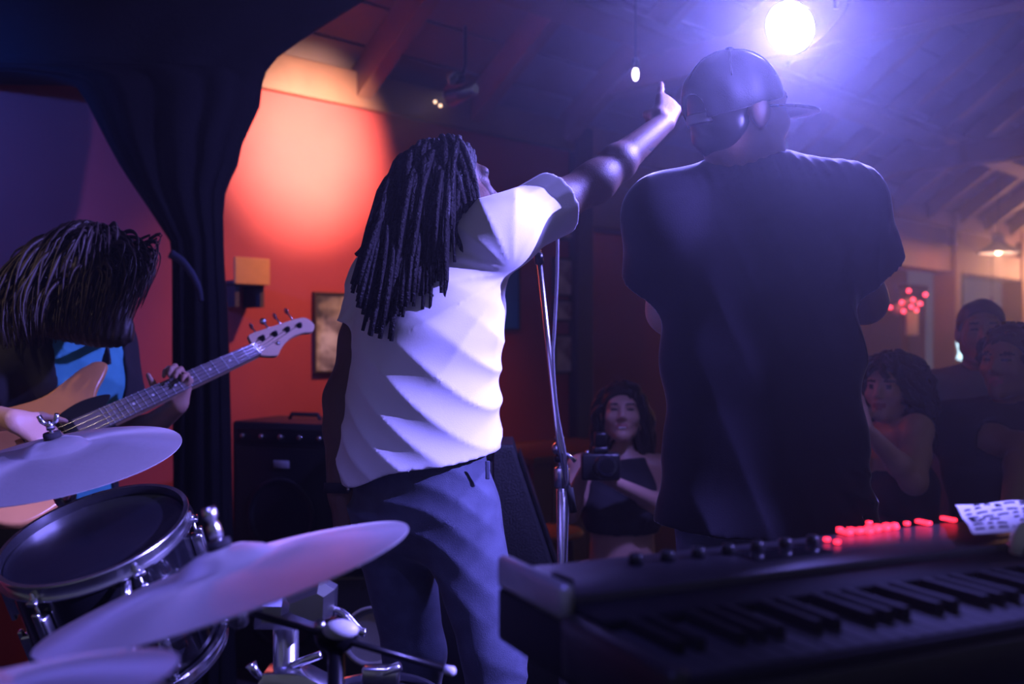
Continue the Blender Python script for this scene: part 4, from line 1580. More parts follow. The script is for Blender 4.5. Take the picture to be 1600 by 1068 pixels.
# ---- tom
NT = disc_normal(150, 842, 18.5, .42)
CT = P(150, 842, 1.77)
RT = frame_from(NT, [1, 0, 0])
tr_, td = .154, .245
tm = thing('tom_drum', CT - NT * td, 'black tom drum with chrome hoops tilted towards the camera', 'drum')
sh_ = mk('shell', xf(lathe([(tr_ - .006, -td), (tr_, -td), (tr_, -.004), (tr_ - .006, -.004)], 56, True), RT, CT), M_['drum'], tm, True, sharp=40)
mk('drumhead', xf(lathe([(.0001, .002), (tr_ - .012, .002), (tr_ + .001, -.001), (tr_ + .005, -.012)], 56), RT, CT), M_['drumhead'], tm, True, sharp=50)
mk('bottom_head', xf(lathe([(tr_ + .004, -td + .010), (tr_, -td), (.0001, -td - .001)], 56), RT, CT), M_['drumhead'], tm, True, sharp=50)
def hoop(zc, s):
    return [(tr_ + .004, zc - .012 * s), (tr_ + .014, zc - .012 * s), (tr_ + .016, zc - .008 * s), (tr_ + .008, zc - .006 * s), (tr_ + .008, zc + .012 * s), (tr_ + .013, zc + .014 * s), (tr_ + .012, zc + .0165 * s), (tr_ + .004, zc + .0165 * s)]
mk('hoop', xf(lathe(hoop(0, 1), 64, True), RT, CT), M_['chrome'], tm, True, sharp=35)
mk('hoop', xf(lathe(hoop(-td, -1), 64, True), RT, CT), M_['chrome'], tm, True, sharp=35)
lug = mesh_from('lug', *join(box((-.011, -.008, -.030), (.011, .014, .030), .005), box((-.007, .006, -.040), (.007, .016, .040), .003)), M_['chrome'], True)
rod = mesh_from('tension_rod', *tube([(0, 0, -.03), (0, 0, .052)], .003, 8), M_['chrome'], True)
nutm = mesh_from('rod_head', *join(lathe([(.0075, 0), (.0075, .004), (.0045, .005), (.0045, .013)], 8), box((-.010, -.006, -.008), (.010, .012, .000), .002)), M_['chrome'], True)
for i in range(6):
    a = 2 * math.pi * (i + .25) / 6
    e = RT @ np.array([math.cos(a), math.sin(a), 0])
    Rl = np.stack([np.cross(e, NT), e, NT], 1)
    for z0, sg in ((-.070, 1), (-td + .070, -1)):
        base = CT + e * (tr_ + .008) + NT * z0
        R2 = Rl if sg > 0 else np.stack([-Rl[:, 0], Rl[:, 1], -Rl[:, 2]], 1)
        inst('lug', lug, mat4(R2, base), tm)
        inst('tension_rod', rod, mat4(R2, base + e * .004 + NT * sg * .012), tm)
        inst('rod_head', nutm, mat4(R2, base + e * .002 + NT * sg * (.058 + .004)), tm)
# mount bracket on the right of the shell
e = RT @ np.array([.95, -.31, 0])
e = nrm(e)
bp = CT + e * (tr_ + .012) - NT * .105
Rl = np.stack([np.cross(e, NT), e, NT], 1)
br = mk('mount_bracket', xf(box((-.028, -.006, -.035), (.028, .022, .035), .006), Rl, bp), M_['chrome'], tm)
mk('memory_lock', xf(tube([(-.02, .02, .01), (.02, .045, .02)], [.012, .010], 10), Rl, bp), M_['chrome'], br)
mk('wing_screw', xf(tube([(0, .02, -.01), (.0, .055, -.015)], [.006, .011], 10), Rl, bp), M_['chrome'], br)

# ---- crash cymbal
NC = disc_normal(355, 890, 15.6, .135)
CC = P(352, 886, 1.28) - NC * .02
_, RC_ = cymbal('crash_cymbal', CC, NC, .238, 'large bronze cymbal in front of the tom, tilted down to the left', .064, .026)
# its stand: multi-clamp in chrome with a post
XS = P(447, 1000, 1.78)
cs = thing('cymbal_stand', (XS[0], XS[1], 0), 'thick chrome stand with a faceted clamp below the big tilted cymbal', 'stand', 'cymbal stands')
mk('post', tube([np.array([XS[0], XS[1], .28]), P(447, 925, 1.78)], .023, 18), M_['chrome'], cs)
mk('post_cap', xf(lathe([(.029, 0), (.031, .012), (.024, .026), (.0001, .031)], 18), None, P(447, 925, 1.78)), M_['chrome'], cs)
cl = mk('clamp_body', join(xf(prism([(-0.0408, -0.0360), (0.0360, -0.0360), (0.0408, -0.0060), (0.0240, 0.0240), (-0.0360, 0.0240)], -0.0360, 0.0360, .016, 1), np.array([[1, 0, 0], [0, 0, 1], [0, 1, 0]]), P(437, 946, 1.755))), M_['chrome'], cs, True, sharp=30)
mk('clamp_jaw', xf(prism([(-0.0504, -0.0216), (0.0072, -0.0432), (0.0408, -0.0384), (0.0432, 0.0240), (0.0168, 0.0384), (-0.0456, 0.0144)], -0.0336, 0.0312, .016, 1), np.array([[1, 0, 0], [0, 0, 1], [0, 1, 0]]), P(487, 938, 1.73)), M_['chrome'], cs, True, sharp=30)
mk('clamp_arm', join(tube([P(370, 952, 1.78), P(425, 940, 1.78)], .013, 10), box(tuple(P(375, 948, 1.78) - .014), tuple(P(375, 948, 1.78) + np.array([.03, .014, .02])), .004)), M_['chrome'], cs, True, sharp=30)
kb = P(487, 902, 1.73)
mk('key_screw', join(tube([kb - Z * .022, kb], .004, 8), xf(ball((0, 0, 0), (.025, .007, .011), 10), None, kb)), M_['chrome'], cs)
lv = spline([P(510, 950, 1.73), P(533, 955, 1.71), P(546, 968, 1.70), P(562, 985, 1.69), P(571, 988, 1.69)], 5)
mk('clamp_lever', tube(lv, [.006] * 8 + [.0075] * (len(lv) - 8), 10), M_['chrome'], cs)
mk('boot', xf(lathe([(.020, 0), (.026, .006), (.026, .016), (.020, .022)], 18), None, P(447, 1064, 1.78)), M_['chrome'], cs)
b2 = P(460, 1060, 1.755)
mk('lower_clamp', xf(prism([(-0.0720, -0.0240), (0.0600, -0.0336), (0.0696, -0.0072), (0.0144, 0.0216), (-0.0480, 0.0192)], -0.0336, 0.0336, .005, 2), np.array([[1, 0, 0], [0, 0, 1], [0, 1, 0]]), b2), M_['chrome'], cs, True, sharp=30)
mk('gasket', xf(lathe([(.026, 0), (.027, .0035), (.026, .007)], 20), None, P(447, 1052, 1.78)), M_['red_tip'], cs)
mk('wing_screw', tube([P(410, 1060, 1.73), P(398, 1048, 1.72), P(392, 1036, 1.72)], [.006, .008, .011], 10), M_['chrome'], cs)
mk('upper_lever', tube(spline([P(456, 1040, 1.755), P(480, 1030, 1.745), P(502, 1022, 1.745)], 5), .0075, 10), M_['chrome'], cs)
mk('gasket', xf(box((-.022, -.004, -.004), (.022, .004, .004), .002), frame_from([.3, 0, 1]), P(470, 917, 1.745)), M_['red_tip'], cs)
mk('gasket', xf(box((-.018, -.004, -.004), (.018, .004, .004), .002), None, P(415, 925, 1.755)), M_['red_tip'], cs)
# the vertical rod that carries the cymbal
rp = P(372, 944, 1.36)
top = CC + NC * .085
mk('cymbal_rod', tube([rp - Z * .03, CC - NC * .01, CC + NC * .02, top], .0048, 10), M_['chrome'], cs)
mk('rod_tilter', xf(lathe([(.010, 0), (.014, .006), (.014, .026), (.010, .032)], 14), None, rp - Z * .03), M_['chrome'], cs)
mk('tilter_arm', tube([rp - Z * .016, P(395, 948, 1.78)], .008, 10), M_['chrome'], cs)
mk('felt', xf(lathe([(.015, 0), (.016, .004), (.015, .010)], 16), RC_, CC + NC * .046), M_['dark_cloth'], cs)
mk('sleeve', xf(lathe([(.007, 0), (.009, .004), (.009, .016), (.006, .024), (.010, .030), (.008, .042)], 14), RC_, CC + NC * .058), M_['chrome'], cs)
tripod(cs, XS, .17, .30, M_['chrome'], .4)

# ---- low rod with a pale tip and its round clamp
ra, rb_ = P(385, 955, 1.42), P(706, 1048, 1.42)
ds = thing('boom_arm', (P(520, 1000, 1.42)[0], 1.44, 0), 'thin dark boom rod with a pale tip pointing right under the tilted cymbal', 'boom arm')
mk('rod', tube([ra, rb_], .0052, 10), M_['blackmetal'], ds)
mk('tip', tube([rb_ - nrm(rb_ - ra) * .012, rb_ + nrm(rb_ - ra) * .002, rb_ + nrm(rb_ - ra) * .006], [.006, .0075, .003], 10), M_['white'], ds)
cc = P(525, 992, 1.43)
hub = mk('hub', ball(cc, (.032, .024, .026), 12), M_['blackmetal'], ds)
mk('hub_cap', ball(P(532, 983, 1.400), (.026, .016, .014), 12), M_['white'], hub)
mk('wing_screw', tube([P(505, 982, 1.41), P(498, 974, 1.40)], [.006, .008], 10), M_['chrome'], hub)
mk('upright', tube([cc, np.array([cc[0], cc[1], .12])], .0125, 12), M_['blackmetal'], ds)
tripod(ds, cc, .09, .16, M_['blackmetal'], .1)

# ---- lower right: small drum seen from the side
NS = disc_normal(560, 1100, 4, .5)
CS_ = P(580, 1122, 1.78)
RS = frame_from(NS, [1, 0, 0])
sd = thing('snare_drum', CS_ - NS * .13, 'black snare drum with chrome hoop at the lower edge beside the thick stand', 'drum')
sr = .128
mk('shell', xf(lathe([(sr - .005, -.13), (sr, -.13), (sr, 0), (sr - .005, 0)], 48, True), RS, CS_), M_['drum'], sd, True, sharp=40)
mk('drumhead', xf(lathe([(.0001, .004), (sr - .008, .004), (sr + .002, -.004)], 48), RS, CS_), M_['drumhead'], sd, True, sharp=50)
mk('hoop', xf(lathe([(sr + .003, -.01), (sr + .013, -.01), (sr + .007, -.005), (sr + .007, .012), (sr + .012, .014), (sr + .003, .015)], 56, True), RS, CS_), M_['chrome'], sd, True, sharp=35)
lp = P(598, 1052, 1.66)
mk('throw_off', join(box(tuple(lp - np.array([.034, .014, .018])), tuple(lp + np.array([.028, .014, .014])), .006), tube([lp + np.array([-.03, 0, -.012]), lp + np.array([.03, -.01, .016])], [.010, .008], 10)), M_['chrome'], sd)
spx = CS_ - NS * .13
mk('basket', xf(lathe([(.07, -.012), (.085, -.012), (.085, 0), (.07, 0)], 24, True), RS, spx), M_['chrome'], sd)
mk('pole', tube([spx - NS * .006, np.array([spx[0], spx[1], .15])], .0125, 12), M_['chrome'], sd)
tripod(sd, spx, .13, .2, M_['chrome'], 1.2)

# ---- near cymbals (hi-hat) at the lower left
NH = disc_normal(-70, 1110, 8, .17)
CH = P(-72, 1118, .82)
_, RH_ = cymbal('hi_hat_cymbal', CH, NH, .178, 'small bronze cymbal at the lower left corner, nearest the camera', .045, .018)
o2, _ = cymbal('hi_hat_cymbal', CH - NH * .034, -NH, .178, 'lower cymbal of the pair at the bottom left corner', .045, .018)
hs_ = thing('hi_hat_stand', (CH[0], CH[1], 0), 'chrome hi-hat stand under the pair of small cymbals at bottom left', 'stand', 'cymbal stands')
mk('rod', tube([CH - NH * .45, CH + NH * .11], .0035, 10), M_['chrome'], hs_)
mk('clutch', xf(lathe([(.010, 0), (.012, .004), (.012, .030), (.008, .036)], 14), RH_, CH + NH * .036), M_['chrome'], hs_)
mk('wing_screw', xf(tube([(.010, 0, .05), (.034, -.006, .056)], [.005, .010], 10), RH_, CH), M_['chrome'], hs_)
mk('pole', tube([CH - NH * .07, np.array([CH[0], CH[1], .2])], .0125, 12), M_['chrome'], hs_)
tripod(hs_, CH, .2, .32, M_['chrome'], .2)

# ---- small rod between the tom and the crash cymbal
pk = P(203, 962, 1.62)
cs3 = thing('tom_stand', (pk[0], pk[1] + .12, 0), 'slim chrome tom stand in the shade under the black tom', 'stand', 'cymbal stands')
mk('pole', tube([pk, np.array([pk[0], pk[1], .2])], .010, 10), M_['chrome'], cs3)
mk('collar', xf(lathe([(.012, 0), (.016, .006), (.016, .030), (.012, .036)], 14), None, pk - Z * .02), M_['chrome'], cs3)
mk('wing_screw', tube([pk, pk + np.array([.022, -.01, .018]), pk + np.array([.026, -.012, .030])], [.005, .007, .006], 8), M_['chrome'], cs3)
mk('holder_arm', tube([pk, pk + np.array([-.02, .03, .06]), CT - NT * (td - .03)], .009, 10), M_['chrome'], cs3)
tripod(cs3, pk, .24, .3, M_['chrome'], .7)

# ================================================================== microphone stand
YS = 2.62
bs = P(882, 800, YS)
ms = thing('microphone_stand', (bs[0], YS, 0), 'chrome boom microphone stand between the two singers', 'microphone stand')
mk('pole', tube([np.array([bs[0], YS, .02]), P(877, 740, YS)], .0135, 16), M_['chrome'], ms)
mk('clutch', xf(lathe([(.017, 0), (.021, .004), (.021, .050), (.017, .056)], 20), None, P(878, 762, YS)), M_['chrome'], ms)
mk('inner_pole', tube([P(878, 745, YS), P(874, 700, YS)], .009, 12), M_['chrome'], ms)
kn = P(873, 704, YS - .03)
jt = mk('boom_joint', join(ball(P(873, 700, YS), (.019, .026, .019), 10), ball(P(874, 684, YS - .01), (.014, .016, .010), 10)), M_['chrome'], ms)
mk('joint_handle', tube([kn, P(888, 710, YS - .05), P(899, 720, YS - .06)], [.005, .004, .006], 10), M_['chrome'], jt)
mk('collar', xf(lathe([(.010, 0), (.014, .004), (.014, .016), (.010, .020)], 14), None, P(874, 722, YS)), M_['blackmetal'], ms)
ba, bb_ = P(896, 800, YS - .04), P(842, 402, YS - .02)
mk('boom', tube([ba, P(873, 690, YS - .035), bb_], .0072, 12), M_['chrome'], ms)
mk('boom_end', tube([P(890, 762, YS - .04), ba], .0095, 10), M_['rubber'], ms)
mk('boom_clutch', tube([P(843, 412, YS - .02), P(841, 396, YS - .02)], .0125, 12), M_['blackmetal'], ms)
mk('boom_top', tube([bb_, P(836, 372, YS - .02)], .0085, 12), M_['chrome'], ms)
cl_ = mk('microphone_clip', join(tube([P(836, 376, YS - .02), P(845, 366, YS - .02), P(856, 358, YS - .02)], [.011, .014, .016], 12)), M_['blackmetal'], ms)
mk('clip_end', ball(P(866, 354, YS - .02), (.012, .012, .007), 10), M_['white'], cl_)
for i in range(3):
    a = .5 + i * 2 * math.pi / 3
    mk('leg', tube([np.array([bs[0], YS, .10]), np.array([bs[0] + .30 * math.cos(a), YS + .30 * math.sin(a), .012])], .009, 8), M_['chrome'], ms)
cbl = spline([P(862, 353, YS - .03), P(869, 357, YS - .03), P(871, 380, YS - .03), P(870, 440, YS - .03), P(866, 520, YS - .04), P(864, 560, YS - .045), P(870, 640, YS - .05), P(884, 720, YS - .05), P(886, 800, YS - .03), P(884, 900, YS - .03), P(890, 1000, YS - .06), np.array([.30, YS - .10, .02]), np.array([.55, YS - .2, .008]), np.array([1.1, YS - .1, .008])], 7)
tag(mk('microphone_cable', tube(cbl, .0042, 8), M_['skirt'], None), 'thin grey cable hanging down the chrome microphone stand', 'cable')

# ================================================================== keyboard on its stand
KA = P(776, 866, 1.17)
KX = nrm([.634, .29, 0])                 # along the keyboard, to the right and away
KY = nrm([.29, -.634, 0])                # towards the player (camera side)
KZ0 = KA[2] - .01
KO = np.array([KA[0], KA[1], KZ0])
KR = np.stack([KX, KY, np.array([0, 0, -1.0])], 1)
KR[:, 2] = np.cross(KX, KY)
sgn = -1 if KR[2, 2] < 0 else 1


def kb_box(x0, x1, y0, y1, z0, z1, bev=0):
    v, f = box((x0, y0, z0), (x1, y1, z1), bev)
    w = KO + v[:, :1] * KX + v[:, 1:2] * KY + v[:, 2:3] * Z
    return w, [q[::-1] for q in f]


KL = 1.02
kb = thing('stage_keyboard', KO + KX * KL / 2 + KY * .15 - Z * .09, 'black stage keyboard with red lights across the right foreground', 'keyboard')
mk('case', kb_box(.0, KL, .0, .365, -.090, -.028, .006), M_['key_black'], kb, True, sharp=30)
mk('key_slip', kb_box(.020, KL - .020, .148, .216, -.030, -.016, .003), M_['key_black'], kb, True, sharp=30)
pn = mk('control_panel', kb_box(.012, KL - .012, .004, .150, -.030, -.006, .004), M_['panel_grey'], kb, True, sharp=30)
for x in (0.0, KL - .016):
    mk('end_lip', kb_box(x, x + .018, -.004, .165, -.030, .010, .008), M_['lip_grey'], kb, True)
    mk('end_cheek', kb_box(x, x + .022, .160, .365, -.085, -.020, .006), M_['black'], kb, True)
kw = .0232
nk_ = int((KL - .05) / kw)
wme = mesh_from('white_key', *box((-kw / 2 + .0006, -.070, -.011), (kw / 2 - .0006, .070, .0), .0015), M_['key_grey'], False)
bme_ = mesh_from('black_key', *box((-.0055, -.045, -.006), (.0055, .045, .011), .002), M_['key_black'], False)
Rk = np.stack([KX, KY, np.array([0, 0, 1.0])], 1)
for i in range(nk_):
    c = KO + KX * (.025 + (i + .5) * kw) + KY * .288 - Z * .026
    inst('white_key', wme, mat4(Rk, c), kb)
    if i % 7 in (0, 1, 3, 4, 5) and i < nk_ - 1:
        inst('black_key', bme_, mat4(Rk, c + KX * kw / 2 - KY * .024 + Z * .002), kb)
mk('front_rail', kb_box(.016, KL - .016, .360, .370, -.085, -.040, .003), M_['black'], kb)
# red lights on the panel
led = mesh_from('red_light', *box((-.0045, -.012, -.002), (.0045, .012, .003), .001), M_['led'], False)
leds = mesh_from('red_light', *box((-.0035, -.0035, -.002), (.0035, .0035, .003), .001), M_['led'], False)


def panel_pt(px, py, z=-.004):
    """point of the panel plane seen at that pixel"""
    zz = KZ0 + z
    Y = (CAM_Z - zz) * F / (py - 534.0)
    return P(px, py, Y)


for px, py, big in ((1292, 845, 0), (1308, 849, 0), (1312, 829, 0), (1358, 819, 0), (1320, 833, 1), (1336, 831, 1), (1352, 831, 1), (1364, 828, 1), (1378, 826, 1), (1392, 824, 1), (1398, 822, 0), (1417, 820, 0), (1443, 818, 1), (1482, 813, 1)):
    p = panel_pt(px, py)
    inst('red_light', led if big else leds, mat4(Rk, p + Z * .002), kb)
for i in range(7):
    p = KO + KX * (.16 + i * .045) + KY * .05 - Z * .006
    mk('knob', xf(lathe([(.009, 0), (.009, .010), (.007, .013)], 12), None, p), M_['black'], kb)
mk('display', kb_box(.30, .42, .055, .10, -.006, -.004), M_['glass_dark'], kb, False)
mk('pitch_wheel', kb_box(.030, .040, .08, .12, -.008, .004, .003), M_['rubber'], kb)
# stand
ks = thing('keyboard_stand', KO + KX * KL / 2 + KY * .15 - np.array([0, 0, KZ0]), 'black folding stand under the stage keyboard', 'stand')
zt = KZ0 - .092 - .014
for x in (.18, .84):
    mk('support_arm', kb_box(x - .014, x + .014, .0, .30, -.118, -.0905, .004), M_['blackmetal'], ks)
for i, (xa, xb, yy) in enumerate(((.18, .84, .10), (.84, .18, .18))):
    a = KO + KX * xa + KY * yy
    b = KO + KX * xb + KY * yy
    a = np.array([a[0], a[1], zt - .010])
    b = np.array([b[0], b[1], .03])
    mk('leg', tube([a, b], .016, 12), M_['blackmetal'], ks)
    f0 = np.array([b[0], b[1], .018])
    mk('foot_bar', tube([f0 - KY * .18, f0 + KY * .18], .017, 12), M_['rubber'], ks)
pv = KO + KX * .51 + KY * .14
mk('pivot_knob', ball(np.array([pv[0], pv[1], (zt + .03) / 2]), (.03, .03, .03), 10), M_['black'], ks)

# sheet of paper on the right end, with illegible handwriting
ppA, ppB, ppC, ppD = panel_pt(1492, 792, .012), panel_pt(1640, 782, .012), panel_pt(1650, 832, .010), panel_pt(1520, 836, .008)
nx, ny = 18, 10
pv_ = []
wp = wob(77, 40)
for j in range(ny + 1):
    for i in range(nx + 1):
        u, v = i / nx, j / ny
        p = (ppA * (1 - u) + ppB * u) * (1 - v) + (ppD * (1 - u) + ppC * u) * v
        p = p + Z * (.004 * wp(p[0], p[1], p[2]) + .004)
        pv_.append(p)
pf = [[j * (nx + 1) + i, (j + 1) * (nx + 1) + i, (j + 1) * (nx + 1) + i + 1, j * (nx + 1) + i + 1] for j in range(ny) for i in range(nx)]
pv_ = np.array(pv_)
low_ = pv_ - Z * .0006
pf2 = pf + [[q + len(pv_) for q in f[::-1]] for f in pf]
pp = tag(mk('paper_sheet', (np.concatenate([pv_, low_]), pf2), M_['paper'], None), 'crumpled white sheet of paper with smudged writing on the keyboard', 'paper')
r3 = np.random.RandomState(4)
for j in range(1, ny):
    i = 1
    while i < nx - 1:
        w = r3.randint(1, 3)
        a = pv_[j * (nx + 1) + i]
        b = pv_[j * (nx + 1) + min(nx - 1, i + w)]
        if r3.rand() < .6:
            mk('handwriting', tube([a + Z * .0012, (a + b) / 2 + Z * .0018, b + Z * .0012], .0014, 5), M_['ink'], pp)
        i += w + 1
cg = panel_pt(1592, 842, .02)
sp_ = thing('clip_light', panel_pt(1588, 852, -.006), 'small pale clip at the right end of the keyboard below the paper', 'clip')
mk('clip_body', tube([cg + np.array([-.004, 0, -.018]), cg, cg + np.array([.006, 0, .020])], [.007, .010, .008], 10), M_['white'], sp_)
mk('clip_foot', xf(lathe([(.012, 0), (.012, .004), (.008, .006)], 14), None, panel_pt(1588, 852, -.005)), M_['chrome'], sp_)

# ================================================================== amplifiers and monitors
def cabinet(name, lo, hi, yaw, label, cat, cones, badge=True, cone_mat='cone', group=None):
    c = (np.array(lo) + np.array(hi)) / 2
    ca, sa = math.cos(yaw), math.sin(yaw)
    R = np.array([[ca, -sa, 0], [sa, ca, 0], [0, 0, 1.0]])
    t = thing(name, (c[0], c[1], lo[2]), label, cat, group)
    hx, hy, hz = (np.array(hi) - np.array(lo)) / 2
    mk('cabinet', xf(box((-hx, -hy, -hz), (hx, hy, hz), .012), R, c), M_['blackbox'], t, True, sharp=30)
    mk('baffle', xf(box((-hx + .025, -hy - .004, -hz + .025), (hx - .025, -hy + .002, hz - .10)), R, c), M_['black'], t, False)
    ctl = mk('control_strip', xf(box((-hx + .025, -hy - .006, hz - .085), (hx - .025, -hy + .002, hz - .025), .003), R, c), M_['blackmetal'], t)
    for i in range(5):
        x = -hx + .06 + i * (2 * hx - .12) / 4
        mk('knob', xf(xf(lathe([(.010, 0), (.010, .012), (.008, .015)], 12), np.array([[1, 0, 0], [0, 0, -1], [0, 1, 0]]), (x, -hy - .006, hz - .055)), R, c), M_['chrome'], ctl)
    for (x, z, r) in cones:
        cn = mk('speaker_cone', xf(xf(lathe([(r, 0), (r * 1.08, .002), (r * 1.08, .008), (r * .98, .008), (r * .90, .0), (r * .35, -.05), (r * .33, -.035), (r * .2, -.022), (.0001, -.018)], 32), np.array([[1, 0, 0], [0, 0, -1], [0, 1, 0]]), (x, -hy - .006 + .0, z)), R, c), M_[cone_mat], t)
    if badge:
        mk('badge', xf(box((-.035, -hy - .010, hz - .175), (.035, -hy - .004, hz - .145), .003), R, c), M_['skirt'], t)
    mk('handle', xf(tube([(-.07, 0, hz), (-.06, 0, hz + .02), (.06, 0, hz + .02), (.07, 0, hz)], .008, 8), R, c), M_['rubber'], t)
    return t


a = P(385, 655, 3.95)
cabinet('bass_amplifier', (a[0], 3.80, .001), (a[0] + .46, 4.12, a[2]), -.35, 'tall black amplifier cabinet against the red wall under the headstock', 'amplifier', [(-.0, .12, .14), (.0, -.24, .14)], True, 'black')
a = P(505, 880, 3.05)
cabinet('monitor_speaker', (a[0] + .02, 2.98, .001), (a[0] + .26, 3.20, .66), .10, 'small monitor speaker with grey cone behind the white-shirted singer', 'speaker', [(.01, .06, .085), (.0, -.11, .03)], False)
fa, fb_ = P(548, 668, 3.45), P(772, 668, 3.45)  # black case added so the gap between the singer's legs stays dark
fc_ = thing('added_black_case', ((fa[0] + fb_[0]) / 2, 3.65, 0), 'large black flight case behind the white-shirted singer', 'case')
mk('case_body', box((fa[0], 3.47, .001), (fb_[0], 3.86, fa[2] - .12), .012), M_['blackbox'], fc_, True, sharp=30)
mk('case_lid', box((fa[0], 3.47, fa[2] - .117), (fb_[0], 3.86, fa[2]), .012), M_['blackbox'], fc_, True, sharp=30)
for x in (fa[0] + .10, fb_[0] - .14):
    mk('latch', box((x, 3.455, fa[2] - .15), (x + .05, 3.469, fa[2] - .09), .003), M_['blackmetal'], fc_)
mk('handle', tube([((fa[0] + fb_[0]) / 2 - .07, 3.468, fa[2] - .3), ((fa[0] + fb_[0]) / 2 - .06, 3.44, fa[2] - .3), ((fa[0] + fb_[0]) / 2 + .06, 3.44, fa[2] - .3), ((fa[0] + fb_[0]) / 2 + .07, 3.468, fa[2] - .3)], .008, 8), M_['blackmetal'], fc_)
# wedge monitor at the stage edge and a timber bench behind it
wv_ = [(0, 0), (.52, 0), (.52, .10), (.10, .52), (0, .52)]
vv, ff = prism(wv_, -.14, .14, .01, 1)
Rw = np.array([[1, 0, 0], [0, 0, 1], [0, 1, 0]], float)
o_ = P(770, 690, 3.06)
wd = thing('wedge_speaker', (o_[0] + .26, 3.2, .0), 'black wedge speaker sloping down to the right behind the microphone stand', 'speaker')
vv2 = vv @ Rw.T
wz = o_[2]
mk('cabinet', (vv2 * np.array([.62, 1, wz / .52]) + np.array([o_[0], 3.09, .001]), ff), M_['blackbox'], wd, True, sharp=30)
mk('grille', (lambda A, B: (np.array([A + [0, -.12, 0], B + [0, -.12, 0], B + [0, .12, 0], A + [0, .12, 0], A + [.006, -.12, .006], B + [.006, -.12, .006], B + [.006, .12, .006], A + [.006, .12, .006]]), [[3, 2, 1, 0], [4, 5, 6, 7], [0, 1, 5, 4], [1, 2, 6, 5], [2, 3, 7, 6], [3, 0, 4, 7]]))(np.array([o_[0] + .08, 3.09, wz * .96]), np.array([o_[0] + .30, 3.09, wz * .28])), M_['black'], wd, False)
bt = P(780, 697, 5.0)
bn = thing('wooden_counter', (.25, 5.1, GROUND), 'brown wooden counter in the dark behind the wedge speaker', 'counter')
mk('counter_top', xf(box((-.42, -.25, bt[2] - .04), (.42, .25, bt[2]), .006), WR, (.22, 5.0, 0)), M_['wood'], bn, True, sharp=30)
for i in range(6):
    mk('counter_plank', xf(box((-.38 + i * .127, -.21, GROUND + .001), (-.38 + i * .127 + .122, -.18, bt[2] - .041), .003), WR, (.22, 5.0, 0)), M_['wood'], bn, False)
mk('counter_back', xf(box((-.38, -.175, GROUND + .001), (.38, .21, bt[2] - .041)), WR, (.22, 5.0, 0)), M_['wood_dark'], bn, False)
tb = P(862, 826, 4.3)
rt_ = thing('round_stool', (tb[0], tb[1], GROUND), 'small round orange-brown stool behind the microphone stand', 'stool')
mk('seat', xf(lathe([(.0001, 0), (.13, 0), (.14, .015), (.13, .03), (.0001, .032)], 28), None, (tb[0], tb[1], tb[2] - .03)), M_['orange'], rt_)
for i in range(4):
    a_ = i * math.pi / 2 + .4
    mk('leg', tube([(tb[0] + .09 * math.cos(a_), tb[1] + .09 * math.sin(a_), tb[2] - .03), (tb[0] + .15 * math.cos(a_), tb[1] + .15 * math.sin(a_), GROUND + .004)], .013, 8), M_['wood_dark'], rt_)

# ================================================================== on the walls
def wall_picture(name, px0, px1, py0, py1, m, label, cat, off=.0, frame=.012, group=None, fm='wood_dark'):
    s0, s1 = wall_s(px0), wall_s(px1)
    Y0 = W0[1] + WD[1] * (s0 + s1) / 2
    z1 = CAM_Z - (py0 - 534) / F * Y0
    z0 = CAM_Z - (py1 - 534) / F * Y0
    t = thing(name, wpt((s0 + s1) / 2, .02, z0), label, cat, group)
    mk('print', wbox(s0, s1, .016, .020, z0, z1), m, t, False)
    mk('backing', wbox(s0, s1, .001, .0155, z0, z1), M_['black'], t, False)
    for (a, b, c, d) in ((s0 - frame, s1 + frame, z1, z1 + frame), (s0 - frame, s1 + frame, z0 - frame, z0), (s0 - frame, s0, z0, z1), (s1, s1 + frame, z0, z1)):
        mk('frame_bar', wbox(a, b, .001, .028, c, d, .002), M_[fm], t, False)
    return t


wall_picture('picture', 490, 552, 461, 578, M_['pic_a'], 'framed pale photograph on the red wall beside the headstock', 'picture', group='pictures on the red wall')
wall_picture('poster', 762, 806, 398, 512, M_['blue_print'], 'plain blue poster on the red wall behind the white T-shirt', 'poster', group='pictures on the red wall', fm='black')
for (y0, y1, l) in ((338, 371, 'topmost of the four small framed prints near the dark post'), (406, 460, 'second framed print from the top near the dark post'), (471, 499, 'smallest framed print, third from the top near the dark post'), (525, 580, 'lowest of the four framed prints near the dark post')):
    wall_picture('picture', 864, 889, y0, y1, M_['pic_b'], l, 'picture', group='small prints near the dark post')
# orange wall box beside the drape
s0, s1 = wall_s(335), wall_s(389)
Y0 = W0[1] + WD[1] * s1
zt_, zb_ = CAM_Z - (408 - 534) / F * Y0, CAM_Z - (448 - 534) / F * Y0
ob_ = thing('wall_shelf', wpt((s0 + s1) / 2, .1, zb_), 'small orange wooden box shelf on the red wall beside the drape', 'shelf')
mk('shelf_front', wbox(s0, s1, .17, .185, zb_, zt_, .003), M_['orange'], ob_, False)
mk('shelf_board', wbox(s0, s1, .001, .169, zb_, zb_ + .018, .003), M_['wood_dark'], ob_, False)
mk('bracket', wbox(s1 - .03, s1 - .01, .001, .15, zb_ - .10, zb_ - .001), M_['wood_dark'], ob_, False)
mk('bracket', wbox(s0 + .02, s0 + .04, .001, .15, zb_ - .10, zb_ - .001), M_['wood_dark'], ob_, False)

